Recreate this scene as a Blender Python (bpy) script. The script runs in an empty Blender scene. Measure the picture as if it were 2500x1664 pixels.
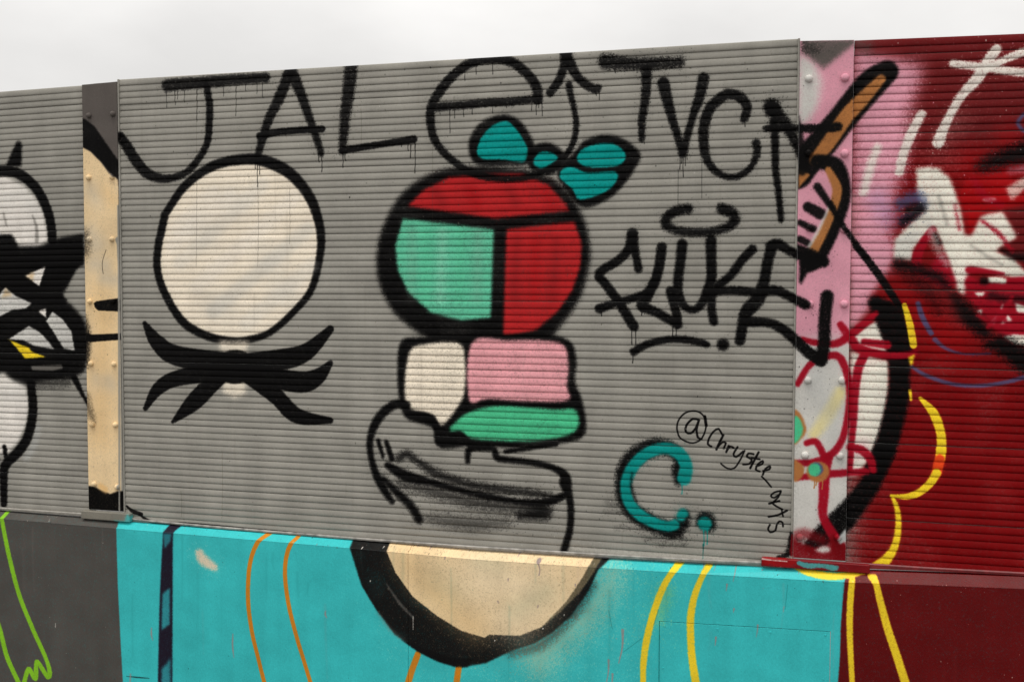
import bpy, bmesh, math, random
import numpy as np
from mathutils import Matrix, Vector

random.seed(5)
sc = bpy.context.scene
COL = sc.collection

# ------------------------------------------------------------------ camera
cam_data = bpy.data.cameras.new('camera')
cam_data.sensor_fit = 'HORIZONTAL'
cam_data.sensor_width = 36.0
cam_data.lens = 38.67
cam_data.clip_start = 0.05
cam_data.clip_end = 2000.0
cam = bpy.data.objects.new('camera', cam_data)
COL.objects.link(cam)
_r = Matrix(((0.95935, -0.01532, 0.28179), (0.28220, 0.04500, -0.95830), (0.00200, 0.99887, 0.04750)))
cam.matrix_world = Matrix.Translation((3.124, -4.313, 1.930)) @ _r.to_4x4()
sc.camera = cam

# ------------------------------------------------------------------ sky, sun, exposure
SUN_EL, SUN_AZ = math.radians(74), math.radians(205)      # azimuth clockwise from +Y
world = bpy.data.worlds.new('World')
sc.world = world
world.use_nodes = True
wn, wl = world.node_tree.nodes, world.node_tree.links
wn.clear()
wo = wn.new('ShaderNodeOutputWorld')
bg = wn.new('ShaderNodeBackground'); bg.inputs['Strength'].default_value = 0.1
sky = wn.new('ShaderNodeTexSky'); sky.sky_type = 'NISHITA'; sky.sun_disc = False
sky.sun_elevation = SUN_EL; sky.sun_rotation = SUN_AZ
tc = wn.new('ShaderNodeTexCoord')
sep = wn.new('ShaderNodeSeparateXYZ'); wl.new(tc.outputs['Generated'], sep.inputs[0])
grad = wn.new('ShaderNodeMapRange')                        # overcast dome: zenith three times the horizon
grad.inputs['From Min'].default_value = 0.0; grad.inputs['From Max'].default_value = 1.0
grad.inputs['To Min'].default_value = 6.3; grad.inputs['To Max'].default_value = 21.0
wl.new(sep.outputs['Z'], grad.inputs['Value'])
mp = wn.new('ShaderNodeMapping'); mp.inputs['Scale'].default_value = (1.0, 1.0, 2.2)
wl.new(tc.outputs['Generated'], mp.inputs['Vector'])
cl = wn.new('ShaderNodeTexNoise'); cl.inputs['Scale'].default_value = 4.0; cl.inputs['Detail'].default_value = 5.0
cl.inputs['Roughness'].default_value = 0.5
wl.new(mp.outputs[0], cl.inputs['Vector'])
cr = wn.new('ShaderNodeMapRange'); cr.inputs['From Min'].default_value = 0.3; cr.inputs['From Max'].default_value = 0.7
cr.inputs['To Min'].default_value = 0.89; cr.inputs['To Max'].default_value = 1.07
wl.new(cl.outputs['Fac'], cr.inputs['Value'])
mul = wn.new('ShaderNodeMath'); mul.operation = 'MULTIPLY'
wl.new(grad.outputs[0], mul.inputs[0]); wl.new(cr.outputs[0], mul.inputs[1])
tint = wn.new('ShaderNodeVectorMath'); tint.operation = 'SCALE'
tint.inputs[0].default_value = (1.0, 0.978, 0.95)
wl.new(mul.outputs[0], tint.inputs['Scale'])
mix = wn.new('ShaderNodeMix'); mix.data_type = 'RGBA'; mix.inputs['Factor'].default_value = 0.06
wl.new(tint.outputs[0], mix.inputs['A']); wl.new(sky.outputs[0], mix.inputs['B'])
wl.new(mix.outputs['Result'], bg.inputs['Color']); wl.new(bg.outputs[0], wo.inputs[0])

sun_data = bpy.data.lights.new('sun', 'SUN')
sun_data.energy = 1.5; sun_data.angle = math.radians(28); sun_data.color = (1.0, 0.96, 0.9)
sun = bpy.data.objects.new('sun', sun_data); COL.objects.link(sun)
_d = Vector((math.sin(SUN_AZ) * math.cos(SUN_EL), math.cos(SUN_AZ) * math.cos(SUN_EL), math.sin(SUN_EL)))
sun.rotation_euler = _d.to_track_quat('Z', 'Y').to_euler()
sun.location = (0, -6, 9)

sc.view_settings.view_transform = 'Standard'
sc.view_settings.look = 'None'
sc.view_settings.exposure = 0.0
sc.view_settings.gamma = 1.0
sc.view_settings.use_curve_mapping = False

# ------------------------------------------------------------------ paint: strokes sprayed on the wall, in millimetres of wall
PAL = {
 'GP': (145, 142, 134), 'K': (6, 5, 5), 'WH': (222, 216, 208), 'GW': (198, 196, 190), 'GR': (120, 116, 110), 'LB': (176, 178, 176),
 'YO': (190, 150, 90), 'YE': (232, 200, 40), 'DG': (88, 82, 78), 'CR': (230, 202, 158), 'OR': (226, 182, 120), 'CW': (232, 220, 200),
 'RE': (172, 32, 34), 'MI': (92, 186, 150), 'MG': (72, 184, 134), 'TE': (0, 142, 136), 'TC': (6, 132, 126), 'TD': (10, 84, 82), 'PI': (226, 158, 164),
 'DS': (72, 66, 58), 'DR': (112, 8, 16), 'LG': (190, 186, 176), 'PK': (212, 148, 164), 'YP': (228, 208, 120), 'RB': (98, 20, 22), 'RD': (112, 5, 8),
 'RE2': (128, 8, 12), 'RL': (152, 5, 10), 'MV': (176, 140, 176), 'WA': (226, 222, 208), 'BL': (70, 78, 116), 'RS': (148, 8, 28), 'BR': (166, 108, 60),
 'WT': (220, 214, 204), 'OR2': (224, 70, 26), 'DW': (76, 72, 68), 'RW': (90, 3, 5), 'GL': (120, 116, 106), 'CS': (216, 196, 170), 'NV': (24, 16, 32),
 'TN': (44, 138, 148), 'GB': (150, 130, 128), 'OL': (198, 122, 26), 'BG': (98, 88, 66), 'CG': (190, 186, 150), 'CP': (232, 214, 182), 'CO': (216, 180, 126),
 'GN': (128, 188, 36), 'TQ': (54, 182, 184), 'TS': (70, 150, 150),
}
RES = 1.5                                                   # millimetres per texel
rng = np.random.default_rng(3)

def blur(a, r):
    r = int(max(0, round(r)))
    if r < 1: return a
    for ax in (0, 1):
        for _ in range(2):
            p = np.pad(a, [(r + 1, r) if i == ax else (0, 0) for i in (0, 1)], mode='edge')
            c = np.cumsum(p, axis=ax, dtype=np.float64)
            n = a.shape[ax]
            hi = np.take(c, range(2 * r + 1, 2 * r + 1 + n), axis=ax); lo = np.take(c, range(0, n), axis=ax)
            a = ((hi - lo) / (2 * r + 1)).astype(np.float32)
    return a

class Canvas:
    def __init__(s, x0, x1, z0, z1):
        s.x0, s.z0 = x0, z0
        s.w, s.h = int((x1 - x0) / RES), int((z1 - z0) / RES)
        s.x1, s.z1 = x0 + s.w * RES, z0 + s.h * RES
        s.px = np.zeros((s.h, s.w, 3), np.float32)
        n = rng.random((s.h, s.w), dtype=np.float32)
        n1 = blur(n, 1); n1 = (n1 - n1.mean()) / n1.std()
        n2 = blur(rng.random((s.h, s.w), dtype=np.float32), 3); n2 = (n2 - n2.mean()) / n2.std()
        s.n = n1 * 0.42 + n2 * 0.10 + (n - .5) * 2.6         # spray grain, about unit deviation
        f = blur(rng.random((s.h // 8 + 2, s.w // 8 + 2), dtype=np.float32), 3); f = (f - f.mean()) / f.std()
        s.f = np.repeat(np.repeat(f, 8, 0), 8, 1)[:s.h, :s.w]; s.f = blur(s.f, 6)
    def ix(s, v): return int(np.clip((v - s.x0) / RES, 0, s.w))
    def iz(s, v): return int(np.clip((v - s.z0) / RES, 0, s.h))
    def lay(s, a, bx, col, alpha, grain, clip):
        i0, i1, j0, j1 = bx
        c0, c1 = s.ix(clip[0]), s.ix(clip[1])
        k0, k1 = max(i0, c0), min(i1, c1)
        if k1 <= k0 or j1 <= j0: return
        a = a[:, k0 - i0:k1 - i0]
        n = s.n[j0:j1, k0:k1]
        a = np.clip(a + n * grain * 0.8 * a * (1 - a), 0, 1)
        sp = (a > 0.004) * (n > 1.75 - 1.0 * a) * 0.3 * grain * (1 - a)     # stray droplets round the stroke
        a = np.clip(a + sp, 0, 1) * alpha
        a = np.clip(a * (1 - 0.16 * grain * np.abs(n) * (n < -1.15)), 0, 1)[..., None]
        c = np.array(col, np.float32) / 255 * (1 + 0.016 * s.f[j0:j1, k0:k1, None] + 0.016 * n[..., None])
        t = s.px[j0:j1, k0:k1]
        s.px[j0:j1, k0:k1] = t * (1 - a) + c * a

UP = Canvas(-1050, 4250, 840, 2920)
LO = Canvas(-1050, 4250, 0, 960)
CLIP = {'lp': (-9e9, -186), 'ls': (-186, -1), 'mp': (-1, 2981), 'rs': (2981, 3175), 'rp': (3175, 9e9),
        'sr': (2981, 9e9), 'up': (-9e9, 9e9), 'low': (-9e9, 9e9)}

def cat(P, closed=False, step=9.0):
    P = [np.array(p, float) for p in P]
    n = len(P)
    if n < 2: return np.array(P + P)
    out = []
    for i in range(n if closed else n - 1):
        if closed: a, b, c, d = P[i - 1], P[i], P[(i + 1) % n], P[(i + 2) % n]
        else: a, b, c, d = P[max(i - 1, 0)], P[i], P[i + 1], P[min(i + 2, n - 1)]
        m = max(2, int(np.hypot(*(c - b)[:2]) / step))
        t = np.arange(m)[:, None] / m
        out.append(.5 * (2 * b + (c - a) * t + (2 * a - 5 * b + 4 * c - d) * t * t + (3 * b - a - 3 * c + d) * t ** 3))
    if not closed: out.append(P[-1][None])
    return np.vstack(out)

def S(clip, col, soft, alpha, grain, P):
    cv = LO if clip == 'low' else UP
    q = cat(P); q[:, 2] = np.maximum(q[:, 2], .6)
    m = q[:, 2].max() + soft * 3.2 + 6
    i0, i1 = cv.ix(q[:, 0].min() - m), cv.ix(q[:, 0].max() + m)
    j0, j1 = cv.iz(q[:, 1].min() - m), cv.iz(q[:, 1].max() + m)
    if i1 <= i0 or j1 <= j0: return
    buf = np.full((j1 - j0, i1 - i0), 9e3, np.float32)      # distance beyond the stroke's edge
    for k in range(len(q) - 1):
        (ax, az, ar), (bx, bz, br) = q[k], q[k + 1]
        r = max(ar, br) + soft * 3.2 + 4
        u0, u1 = cv.ix(min(ax, bx) - r), cv.ix(max(ax, bx) + r)
        v0, v1 = cv.iz(min(az, bz) - r), cv.iz(max(az, bz) + r)
        if u1 <= u0 or v1 <= v0: continue
        X = (cv.x0 + (np.arange(u0, u1) + .5) * RES)[None].astype(np.float32)
        Z = (cv.z0 + (np.arange(v0, v1) + .5) * RES)[:, None].astype(np.float32)
        dx, dz = bx - ax, bz - az
        L = dx * dx + dz * dz
        t = np.clip(((X - ax) * dx + (Z - az) * dz) / L, 0, 1) if L > 1e-6 else 0 * X * Z
        d = np.sqrt((X - ax - t * dx) ** 2 + (Z - az - t * dz) ** 2) - (ar + (br - ar) * t)
        w = buf[v0 - j0:v1 - j0, u0 - i0:u1 - i0]
        np.minimum(w, d, out=w)
    x = np.clip((buf + soft * 1.25) / (2.5 * soft), 0, 1)
    a = 1 - x * x * (3 - 2 * x)
    if soft > 3: a = np.maximum(a, .09 * np.exp(-np.clip(buf, 0, None) / (soft * 1.1)))     # overspray
    cv.lay(a, (i0, i1, j0, j1), PAL[col], alpha, grain, CLIP[clip])

def P(clip, col, soft, alpha, grain, pts, smooth):
    cv = LO if clip == 'low' else UP
    q = cat(pts, True, 14.0) if smooth else np.array(pts, float)
    m = soft * 3 + 6
    i0, i1 = cv.ix(q[:, 0].min() - m), cv.ix(q[:, 0].max() + m)
    j0, j1 = cv.iz(q[:, 1].min() - m), cv.iz(q[:, 1].max() + m)
    if i1 <= i0 or j1 <= j0: return
    X = (cv.x0 + (np.arange(i0, i1) + .5) * RES).astype(np.float32)
    ins = np.zeros((j1 - j0, i1 - i0), np.float32)
    for r in range(j1 - j0):                                # even-odd scanline fill
        z = cv.z0 + (j0 + r + .5) * RES
        a, b = q, np.roll(q, -1, 0)
        hit = (a[:, 1] > z) != (b[:, 1] > z)
        xs = np.sort(a[hit, 0] + (z - a[hit, 1]) / (b[hit, 1] - a[hit, 1]) * (b[hit, 0] - a[hit, 0]))
        for u, v in zip(xs[::2], xs[1::2]):
            ins[r] += np.clip((np.minimum(X + RES / 2, v) - np.maximum(X - RES / 2, u)) / RES, 0, 1)
    a = blur(np.clip(ins, 0, 1), soft * .75 / RES)
    if soft > 4: a = a * (1 - .07 * np.clip(cv.f[j0:j1, i0:i1] - .3, 0, 1.2))            # thin cover in places
    cv.lay(a, (i0, i1, j0, j1), PAL[col], alpha, grain, CLIP[clip])

UP.px[:] = np.array(PAL['GP'], np.float32) / 255
UP.px *= (1 + .02 * UP.f + .016 * UP.n)[..., None]
LO.px[:] = np.array(PAL['TQ'], np.float32) / 255
LO.px *= (1 + .012 * LO.f + .018 * LO.n)[..., None]
P('lp','WH',8,1,0.5,[(-634,2452),(-581,2432),(-512,2396),(-455,2342),(-416,2273),(-400,2201),(-395,2152),(-483,2100),(-560,2076),(-702,2077),(-741,2102),(-784,2156),(-780,2206),(-769,2279),(-746,2348),(-715,2401),(-679,2435),(-652,2452)],0)
S('lp','GW',40,0.35,0.5,[(-619,2331,43),(-536,2368,42.6),(-461,2298,42.4)])
S('lp','GR',6,0.7,0.5,[(-474,2265,3.7),(-455,2211,8),(-453,2148,10.6)])
S('lp','GR',6,0.6,0.5,[(-638,2277,5.4),(-622,2223,5.4)])
S('lp','K',6,1,0.5,[(-368,2152,24.3),(-370,2195,24.2),(-381,2258,24.2),(-409,2326,24.3),(-451,2390,24.3),(-511,2440,24.4),(-580,2471,24.6),(-678,2474,24.8),(-714,2445,24.9),(-747,2397,24.9),(-771,2334,25),(-788,2265,25.1),(-796,2201,25.1),(-799,2156,25.1)])
P('lp','K',7,1,0.5,[(-553,2613),(-527,2605),(-533,2494),(-621,2496),(-590,2554)],0)
P('lp','K',9,1,0.5,[(-593,2179),(-562,2134),(-557,2076),(-483,2092),(-395,2135),(-332,2159),(-274,2168),(-196,2176),(-199,2035),(-232,2025),(-290,1934),(-322,1910),(-292,1862),(-850,1859),(-832,1909),(-848,1933),(-876,2027),(-893,2038),(-889,2185),(-847,2174),(-817,2164),(-785,2139),(-741,2094),(-704,2077),(-699,2136),(-682,2180)],0)
P('lp','K',12,1,0.5,[(-196,2122),(-197,2044),(-262,2003),(-321,1888),(-258,1840),(-202,1786),(-184,1726),(-169,1666),(-192,1581),(-207,1544),(-265,1510),(-453,1493),(-527,1472),(-600,1495),(-651,1531),(-674,1530),(-701,1492),(-739,1467),(-777,1484),(-875,1494),(-905,1528),(-912,1566),(-921,1654),(-911,1716),(-898,1779),(-866,1836),(-831,1886),(-858,2004),(-891,2048),(-889,2128)],0)
P('lp','WH',3,1,0.5,[(-522,1986),(-409,2028),(-443,1937)],0)
P('lp','YO',8,0.5,0.5,[(-522,1986),(-471,2003),(-479,1960)],0)
P('lp','GW',5,1,0.5,[(-634,1930),(-583,1893),(-489,1857),(-519,1833),(-600,1825),(-668,1794),(-712,1806),(-665,1905)],0)
P('lp','YO',8,0.5,0.5,[(-634,1930),(-598,1893),(-658,1880)],0)
P('lp','WH',3,1,0.5,[(-453,1820),(-409,1834),(-409,1789)],0)
P('lp','GW',5,1,0.5,[(-373,1818),(-316,1782),(-271,1725),(-256,1640),(-316,1648),(-361,1711),(-409,1775)],0)
P('lp','GW',4,1,0.5,[(-624,1686),(-506,1751),(-448,1722),(-405,1686),(-370,1644),(-479,1658),(-544,1684)],0)
P('lp','YE',3,1,0.5,[(-624,1686),(-559,1663),(-508,1648),(-494,1630),(-414,1607),(-531,1597),(-575,1641)],0)
P('lp','GR',4,0.8,0.5,[(-503,1563),(-328,1573),(-325,1555),(-379,1543),(-492,1544)],0)
P('lp','WH',8,1,0.5,[(-654,1520),(-608,1488),(-532,1462),(-517,1374),(-536,1284),(-581,1204),(-643,1145),(-693,1143),(-723,1198),(-743,1276),(-749,1366),(-738,1456),(-699,1485),(-674,1520)],0)
S('lp','GW',40,0.4,0.5,[(-636,1431,36.8),(-576,1439,36.6)])
S('lp','LB',14,0.45,0.5,[(-467,1275,18.2),(-488,1197,18.2),(-536,1128,18.3)])
S('lp','K',6,1,0.5,[(-500,1479,23.6),(-492,1380,24.2),(-502,1296,24.9),(-531,1217,24.7),(-582,1153,24.5),(-644,1100,24.3),(-665,1060,24.1),(-667,981,21.3),(-669,901,18.6)])
S('lp','K',6,1,0.5,[(-840,1471,24.9),(-853,1368,25),(-847,1284,25),(-821,1205,25),(-772,1145,24.9),(-712,1097,24.8)])
S('lp','K',6,1,0.5,[(-659,1173,12.3),(-653,1133,12.3)])
S('lp','K',25,0.55,1,[(-475,1480,21.1),(-305,1490,20.9)])
S('lp','K',6,1,0.5,[(-260,1513,17.8),(-222,1449,10.7),(-188,1392,7.7)])
P('ls','DG',2,1,0.5,[(-209,2902),(27,2889),(18,2392),(-219,2398)],0)
P('ls','CR',5,1,0.5,[(-215,2582),(-187,2572),(-145,2550),(-90,2501),(-50,2447),(-2,2422),(-13,564),(-255,545)],0)
S('ls','LB',40,0.3,0.5,[(-149,2373,35.5),(-121,2336,35.4)])
S('ls','LB',40,0.35,0.5,[(-153,2164,45.3),(-125,2128,45.2)])
S('ls','OR',40,0.3,0.5,[(-58,2359,28.8),(-31,2323,28.8)])
S('ls','LB',30,0.35,0.5,[(-137,1522,19.6),(-73,1517,19.5)])
S('ls','LB',30,0.35,0.5,[(-123,1486,29.3),(-60,1482,29.2)])
S('ls','LB',30,0.35,0.5,[(-86,1972,25.8),(-24,1966,25.7)])
S('ls','LB',30,0.35,0.5,[(-141,2038,29.2),(-78,2032,29)])
S('ls','OR',60,0.35,0.5,[(-116,1871,48.6),(-90,1787,48.6),(-107,1583,48.8),(-120,1250,49)])
P('ls','K',5,1,0.5,[(-212,2707),(-171,2696),(-122,2662),(-75,2601),(-34,2547),(20,2480),(18,2398),(-15,2431),(-50,2456),(-90,2501),(-145,2550),(-187,2570),(-215,2576)],0)
S('ls','K',26,0.65,1.2,[(-195,2171,22.7),(-189,2099,22.7)])
S('ls','K',16,0.9,1.1,[(-202,1786,19.6),(-186,1702,22.9),(-196,1581,19.7)])
S('ls','K',18,0.5,1.3,[(-195,1430,19.7),(-175,1363,16.4),(-154,1322,9.8)])
P('ls','K',2,1,0.5,[(-143,1859),(-127,1868),(-53,1878),(10,1884),(9,1822),(-117,1826),(-134,1838)],0)
S('ls','K',3,1,0.5,[(-218,1704,19.7),(-161,1699,17.4),(-98,1702,15.8),(7,1709,14.8)])
S('ls','K',1,0.8,0.5,[(-71,2103,1.3),(-92,2044,1.3),(-88,1993,1.3)])
P('ls','K',3,1,0.5,[(-207,1013),(-159,1012),(-111,996),(-68,982),(-32,997),(15,1000),(14,899),(-210,885)],0)
S('ls','OR',10,0.8,0.5,[(-119,1014,14.8),(-95,1001,14.8)])
P('ls','GP',2,1,0.5,[(-9,2304),(7,2304),(-26,441),(-33,441),(-22,1171),(-10,2032),(-14,2127),(-24,2151),(-9,2163)],0)
P('mp','CW',5,1,0.5,[(648,2492),(482,2467),(337,2381),(234,2256),(194,2097),(196,1990),(243,1880),(326,1774),(442,1717),(565,1697),(656,1705),(757,1739),(867,1826),(955,1927),(997,2076),(998,2181),(958,2305),(871,2412),(764,2471)],1)
S('mp','LB',40,0.16,0.5,[(396,2189,58.1),(458,2152,57.8)])
S('mp','LB',40,0.16,0.5,[(562,2331,57.2),(622,2294,56.9)])
S('mp','LB',40,0.16,0.5,[(798,1936,56.3),(857,1900,56)])
S('mp','LB',40,0.16,0.5,[(475,1863,58),(536,1827,57.7)])
S('mp','LB',40,0.16,0.5,[(720,2078,56.6),(780,2042,56.3)])
S('mp','K',6,1,0.5,[(234,2256,19.6),(194,2097,19.3),(196,1990,18.8),(243,1880,19.1),(326,1774,19.5),(442,1717,18.4),(565,1697,16.8),(656,1705,15.6),(757,1739,14.6),(867,1826,14.8),(955,1927,15.9),(997,2076,17.7),(998,2181,20.3),(958,2305,22.7),(871,2412,24.6),(764,2471,25.6),(648,2492,23.1),(482,2467,20.9),(337,2381,19.3),(234,2256,17.7)])
P('mp','CW',14,0.8,0.5,[(498,1696),(653,1698),(632,1632),(630,1464),(576,1444),(522,1467),(517,1630)],0)
S('mp','K',4,1,0.5,[(123,1767,12.6),(185,1685,36.2),(290,1625,45.8),(578,1595,47.8)])
S('mp','K',4,1,0.5,[(1043,1754,16.8),(929,1655,37.1),(798,1617,46.9),(578,1589,47.8)])
S('mp','K',4,1,0.5,[(120,1384,12),(189,1476,29.7),(302,1528,36),(578,1571,47.9)])
S('mp','K',4,1,0.5,[(261,1327,7.9),(370,1420,39.1),(468,1508,38.7),(537,1564,35.2)])
S('mp','K',4,1,0.5,[(1040,1361,13.8),(882,1376,34.3),(777,1462,37.7),(631,1560,41.3)])
S('mp','K',4,1,0.5,[(1042,1608,12.2),(974,1544,37),(876,1524,46.7),(632,1566,38.1)])
P('mp','K',5,1,0.5,[(682,1585),(678,1566),(668,1547),(652,1531),(631,1519),(607,1511),(580,1507),(554,1509),(530,1516),(509,1528),(492,1543),(482,1561),(479,1581),(483,1600),(493,1619),(510,1635),(531,1647),(556,1655),(582,1658),(608,1656),(632,1649),(653,1637),(669,1622),(679,1604)],0)
S('mp','WH',18,0.3,1,[(292,2191,33.2),(481,2350,32.6)])
S('mp','GW',18,0.3,1,[(311,2045,33.2),(723,2380,31.9)])
S('mp','WH',18,0.3,1,[(393,1935,33.1),(880,2324,31.5)])
S('mp','LB',18,0.3,1,[(474,1826,32.9),(938,2182,31.4)])
S('mp','GW',18,0.3,1,[(637,1774,32.4),(956,2024,31.4)])
S('mp','WH',18,0.3,1,[(270,2118,33.3),(562,2331,32.4)])
P('mp','K',14,1,0.5,[(1581,2422),(1471,2389),(1366,2314),(1294,2197),(1262,2079),(1272,1953),(1329,1841),(1420,1763),(1518,1712),(1677,1688),(1965,1693),(2057,1777),(2140,1897),(2179,2048),(2165,2172),(2119,2273),(2054,2349),(1944,2402),(1758,2426)],1)
P('mp','RE',7,1,0.5,[(1401,2274),(1471,2338),(1581,2387),(1744,2398),(1898,2394),(2009,2344),(2081,2267),(2094,2242),(1785,2216)],0)
P('mp','MI',7,1,0.5,[(1379,2222),(1778,2171),(1765,1812),(1636,1798),(1505,1829),(1407,1908),(1357,2000),(1344,2105)],0)
P('mp','RE',7,1,0.5,[(1832,2171),(2116,2198),(2146,2110),(2140,2016),(2108,1922),(2050,1840),(1959,1763),(1819,1729)],0)
S('mp','GP',24,0.2,1,[(1421,2163,16.9),(1414,1888,17)])
S('mp','MG',24,0.2,1,[(1484,2162,16.8),(1477,1888,16.9)])
S('mp','WH',24,0.2,1,[(1554,2161,16.7),(1546,1888,16.8)])
S('mp','MG',24,0.2,1,[(1636,2160,16.6),(1629,1889,16.7)])
S('mp','GP',24,0.2,1,[(1711,2159,16.5),(1704,1889,16.6)])
S('mp','RB',24,0.35,1,[(1526,2336,20.1),(1554,2284,20)])
S('mp','RL',24,0.35,1,[(1677,2333,19.8),(1704,2281,19.7)])
S('mp','RB',24,0.35,1,[(1845,2329,19.5),(1871,2278,19.4)])
S('mp','RL',24,0.35,1,[(1996,2325,19.2),(2022,2275,19.2)])
S('mp','RB',24,0.3,1,[(1878,2125,16.2),(1866,1890,16.3)])
S('mp','RL',24,0.3,1,[(1958,2125,16.1),(1945,1890,16.2)])
S('mp','RB',24,0.3,1,[(2042,2124,16),(2030,1891,16)])
P('mp','K',7,1,0.5,[(1670,2500),(1686,2565),(1734,2614),(1815,2634),(1878,2613),(1926,2556),(1952,2490),(1931,2436),(1847,2428),(1708,2437)],1)
P('mp','TE',5,1,0.5,[(1705,2488),(1724,2543),(1772,2592),(1831,2608),(1868,2579),(1905,2527),(1923,2481),(1905,2441),(1815,2454),(1729,2459)],1)
P('mp','K',7,1,0.5,[(1915,2456),(1947,2505),(2014,2513),(2072,2471),(2077,2426),(2015,2388),(1942,2405)],1)
P('mp','TE',5,1,0.5,[(1944,2440),(1968,2475),(2009,2478),(2048,2452),(2004,2413),(1963,2417)],1)
P('mp','K',7,1,0.5,[(2113,2470),(2158,2518),(2239,2537),(2320,2514),(2380,2456),(2356,2398),(2311,2336),(2241,2278),(2150,2255),(2083,2321),(2046,2387),(2072,2436)],1)
P('mp','TE',5,1,0.5,[(2123,2450),(2154,2488),(2230,2505),(2290,2493),(2323,2451),(2291,2415),(2210,2410),(2149,2419)],1)
P('mp','TE',5,1,0.5,[(2054,2377),(2072,2411),(2108,2415),(2169,2391),(2281,2393),(2286,2356),(2241,2313),(2139,2285),(2108,2326)],1)
P('mp','K',7,1,0.5,[(1364,1695),(1456,1725),(1696,1739),(1986,1743),(2099,1718),(2127,1642),(2122,1559),(2150,1483),(2168,1385),(2146,1329),(2044,1300),(1872,1279),(1696,1280),(1546,1265),(1516,1344),(1394,1385),(1358,1482)],1)
P('mp','CW',7,1,0.5,[(1407,1661),(1468,1696),(1625,1705),(1654,1632),(1654,1519),(1637,1462),(1571,1374),(1540,1362),(1480,1406),(1401,1432),(1385,1523)],1)
P('mp','PI',7,1,0.5,[(1684,1706),(1842,1719),(1986,1721),(2076,1701),(2094,1619),(2088,1536),(2094,1482),(1929,1471),(1755,1477),(1672,1469)],1)
P('mp','MG',7,1,0.5,[(1589,1335),(1613,1376),(1672,1418),(1784,1447),(1929,1446),(2044,1441),(2123,1444),(2137,1378),(2089,1338),(1959,1311),(1814,1305),(1696,1308)],1)
S('mp','K',8,1,0.5,[(1394,1437,17.8),(1345,1441,18.5),(1289,1405,19.8),(1245,1345,18.1),(1225,1275,15.1),(1232,1205,13.9),(1257,1130,18.1),(1294,1068,17.5),(1325,1026,12)])
S('mp','K',7,1,0.5,[(1264,1282,10.3),(1285,1216,7.2)])
S('mp','K',7,1,0.5,[(1301,1278,10.2),(1326,1209,12)])
S('mp','K',8,1,0.5,[(1307,1179,15),(1394,1137,23.9),(1516,1114,14.8),(1636,1089,13.4),(1755,1070,14.5),(1873,1057,12.6),(1988,1058,17),(2068,1088,14)])
S('mp','K',14,0.8,1,[(1357,1211,15),(1394,1230,17.9),(1443,1203,14.9),(1516,1160,18.9),(1637,1124,17.5),(1755,1107,17.3),(1930,1097,14.2),(2022,1088,11.3)])
S('mp','K',11,1,0.5,[(1288,1120,12.1),(1350,1065,16.8),(1412,1011,18.5),(1448,958,19.7)])
S('mp','K',26,0.62,1.2,[(1363,1106,18),(1516,1080,26.6),(1666,1048,26.3),(1814,1034,25.9),(1988,1033,31.1)])
S('mp','K',26,0.45,1.2,[(1491,969,14.8),(1576,957,26.5),(1696,953,26.2),(1832,967,17.3)])
S('mp','K',18,0.85,0.5,[(1896,999,17.1),(1994,1016,31.1)])
S('mp','K',7,1,0.5,[(1666,1213,10.5),(1674,1265,14.5),(1732,1273,14.4),(1779,1269,12.7),(1796,1233,14.4),(1872,1226,13.1),(1959,1219,13),(2033,1203,13.5),(2084,1172,18.5),(2096,1111,15.7),(2107,1034,14),(2102,951,14),(2080,871,15.2)])
S('mp','K',7,1,0.5,[(2079,1172,14),(2070,1143,12.3),(2085,1100,11.2),(2039,1069,9.6)])
S('mp','K',6,1,0.5,[(1831,1261,8.6),(1930,1280,10.2),(2044,1303,11.2)])
S('mp','K',7,1,0.5,[(1400,1397,11.9),(1468,1396,16.5),(1510,1384,15.3),(1531,1333,16.5),(1540,1288,17.6),(1571,1295,13.5),(1601,1321,12.9),(1637,1323,13.4),(1666,1293,13.4),(1684,1271,14.5)])
S('mp','K',8,0.93,1.3,[(254,2829,27.7),(426,2833,25.3),(592,2837,23.1),(744,2838,20.8)])
S('mp','K',6,1,0.9,[(451,2826,16.2),(467,2735,16.9),(464,2638,17.5),(451,2565,16.3),(408,2499,16.3),(351,2446,15.8),(287,2422,16.5),(216,2419,19.3),(144,2445,24.1),(87,2503,25.5),(52,2554,25.6),(9,2612,21.6)])
S('mp','K',7,0.95,1,[(858,2856,26.9),(814,2761,25.1),(759,2662,20.9),(725,2573,18.4),(694,2484,14.7)])
S('mp','K',7,0.95,1,[(871,2852,26.2),(913,2756,22.4),(952,2654,18.7),(984,2570,16.1),(1004,2507,15.5)])
S('mp','K',4,1,0.8,[(713,2587,17.2),(786,2601,15.2),(886,2606,14.4),(1010,2607,14.9)])
S('mp','K',9,0.93,1.2,[(1147,2867,29.2),(1134,2763,27.5),(1117,2647,23.3),(1104,2513,17.8)])
S('mp','K',4,1,0.8,[(1104,2514,15.4),(1241,2529,14),(1342,2540,14.4),(1428,2549,16.7)])
S('mp','K',1.2,0.9,0.3,[(690,2485,2.6),(689,2467,1.4),(689,2449,2)])
S('mp','K',1.2,0.9,0.3,[(700,2484,2.6),(699,2427,1.4),(701,2370,2)])
S('mp','K',1.2,0.9,0.3,[(711,2484,2.5),(710,2454,1.4),(711,2424,2)])
S('mp','K',1.2,0.9,0.3,[(993,2505,2.5),(993,2487,1.4),(994,2469,2)])
S('mp','K',1.2,0.9,0.3,[(1008,2504,2.5),(1008,2466,1.4),(1008,2428,2)])
S('mp','K',1.2,0.9,0.3,[(1107,2501,2.5),(1107,2472,1.4),(1105,2442,2)])
S('mp','K',1.2,0.9,0.3,[(1116,2501,2.5),(1116,2486,1.4),(1118,2471,2)])
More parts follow.
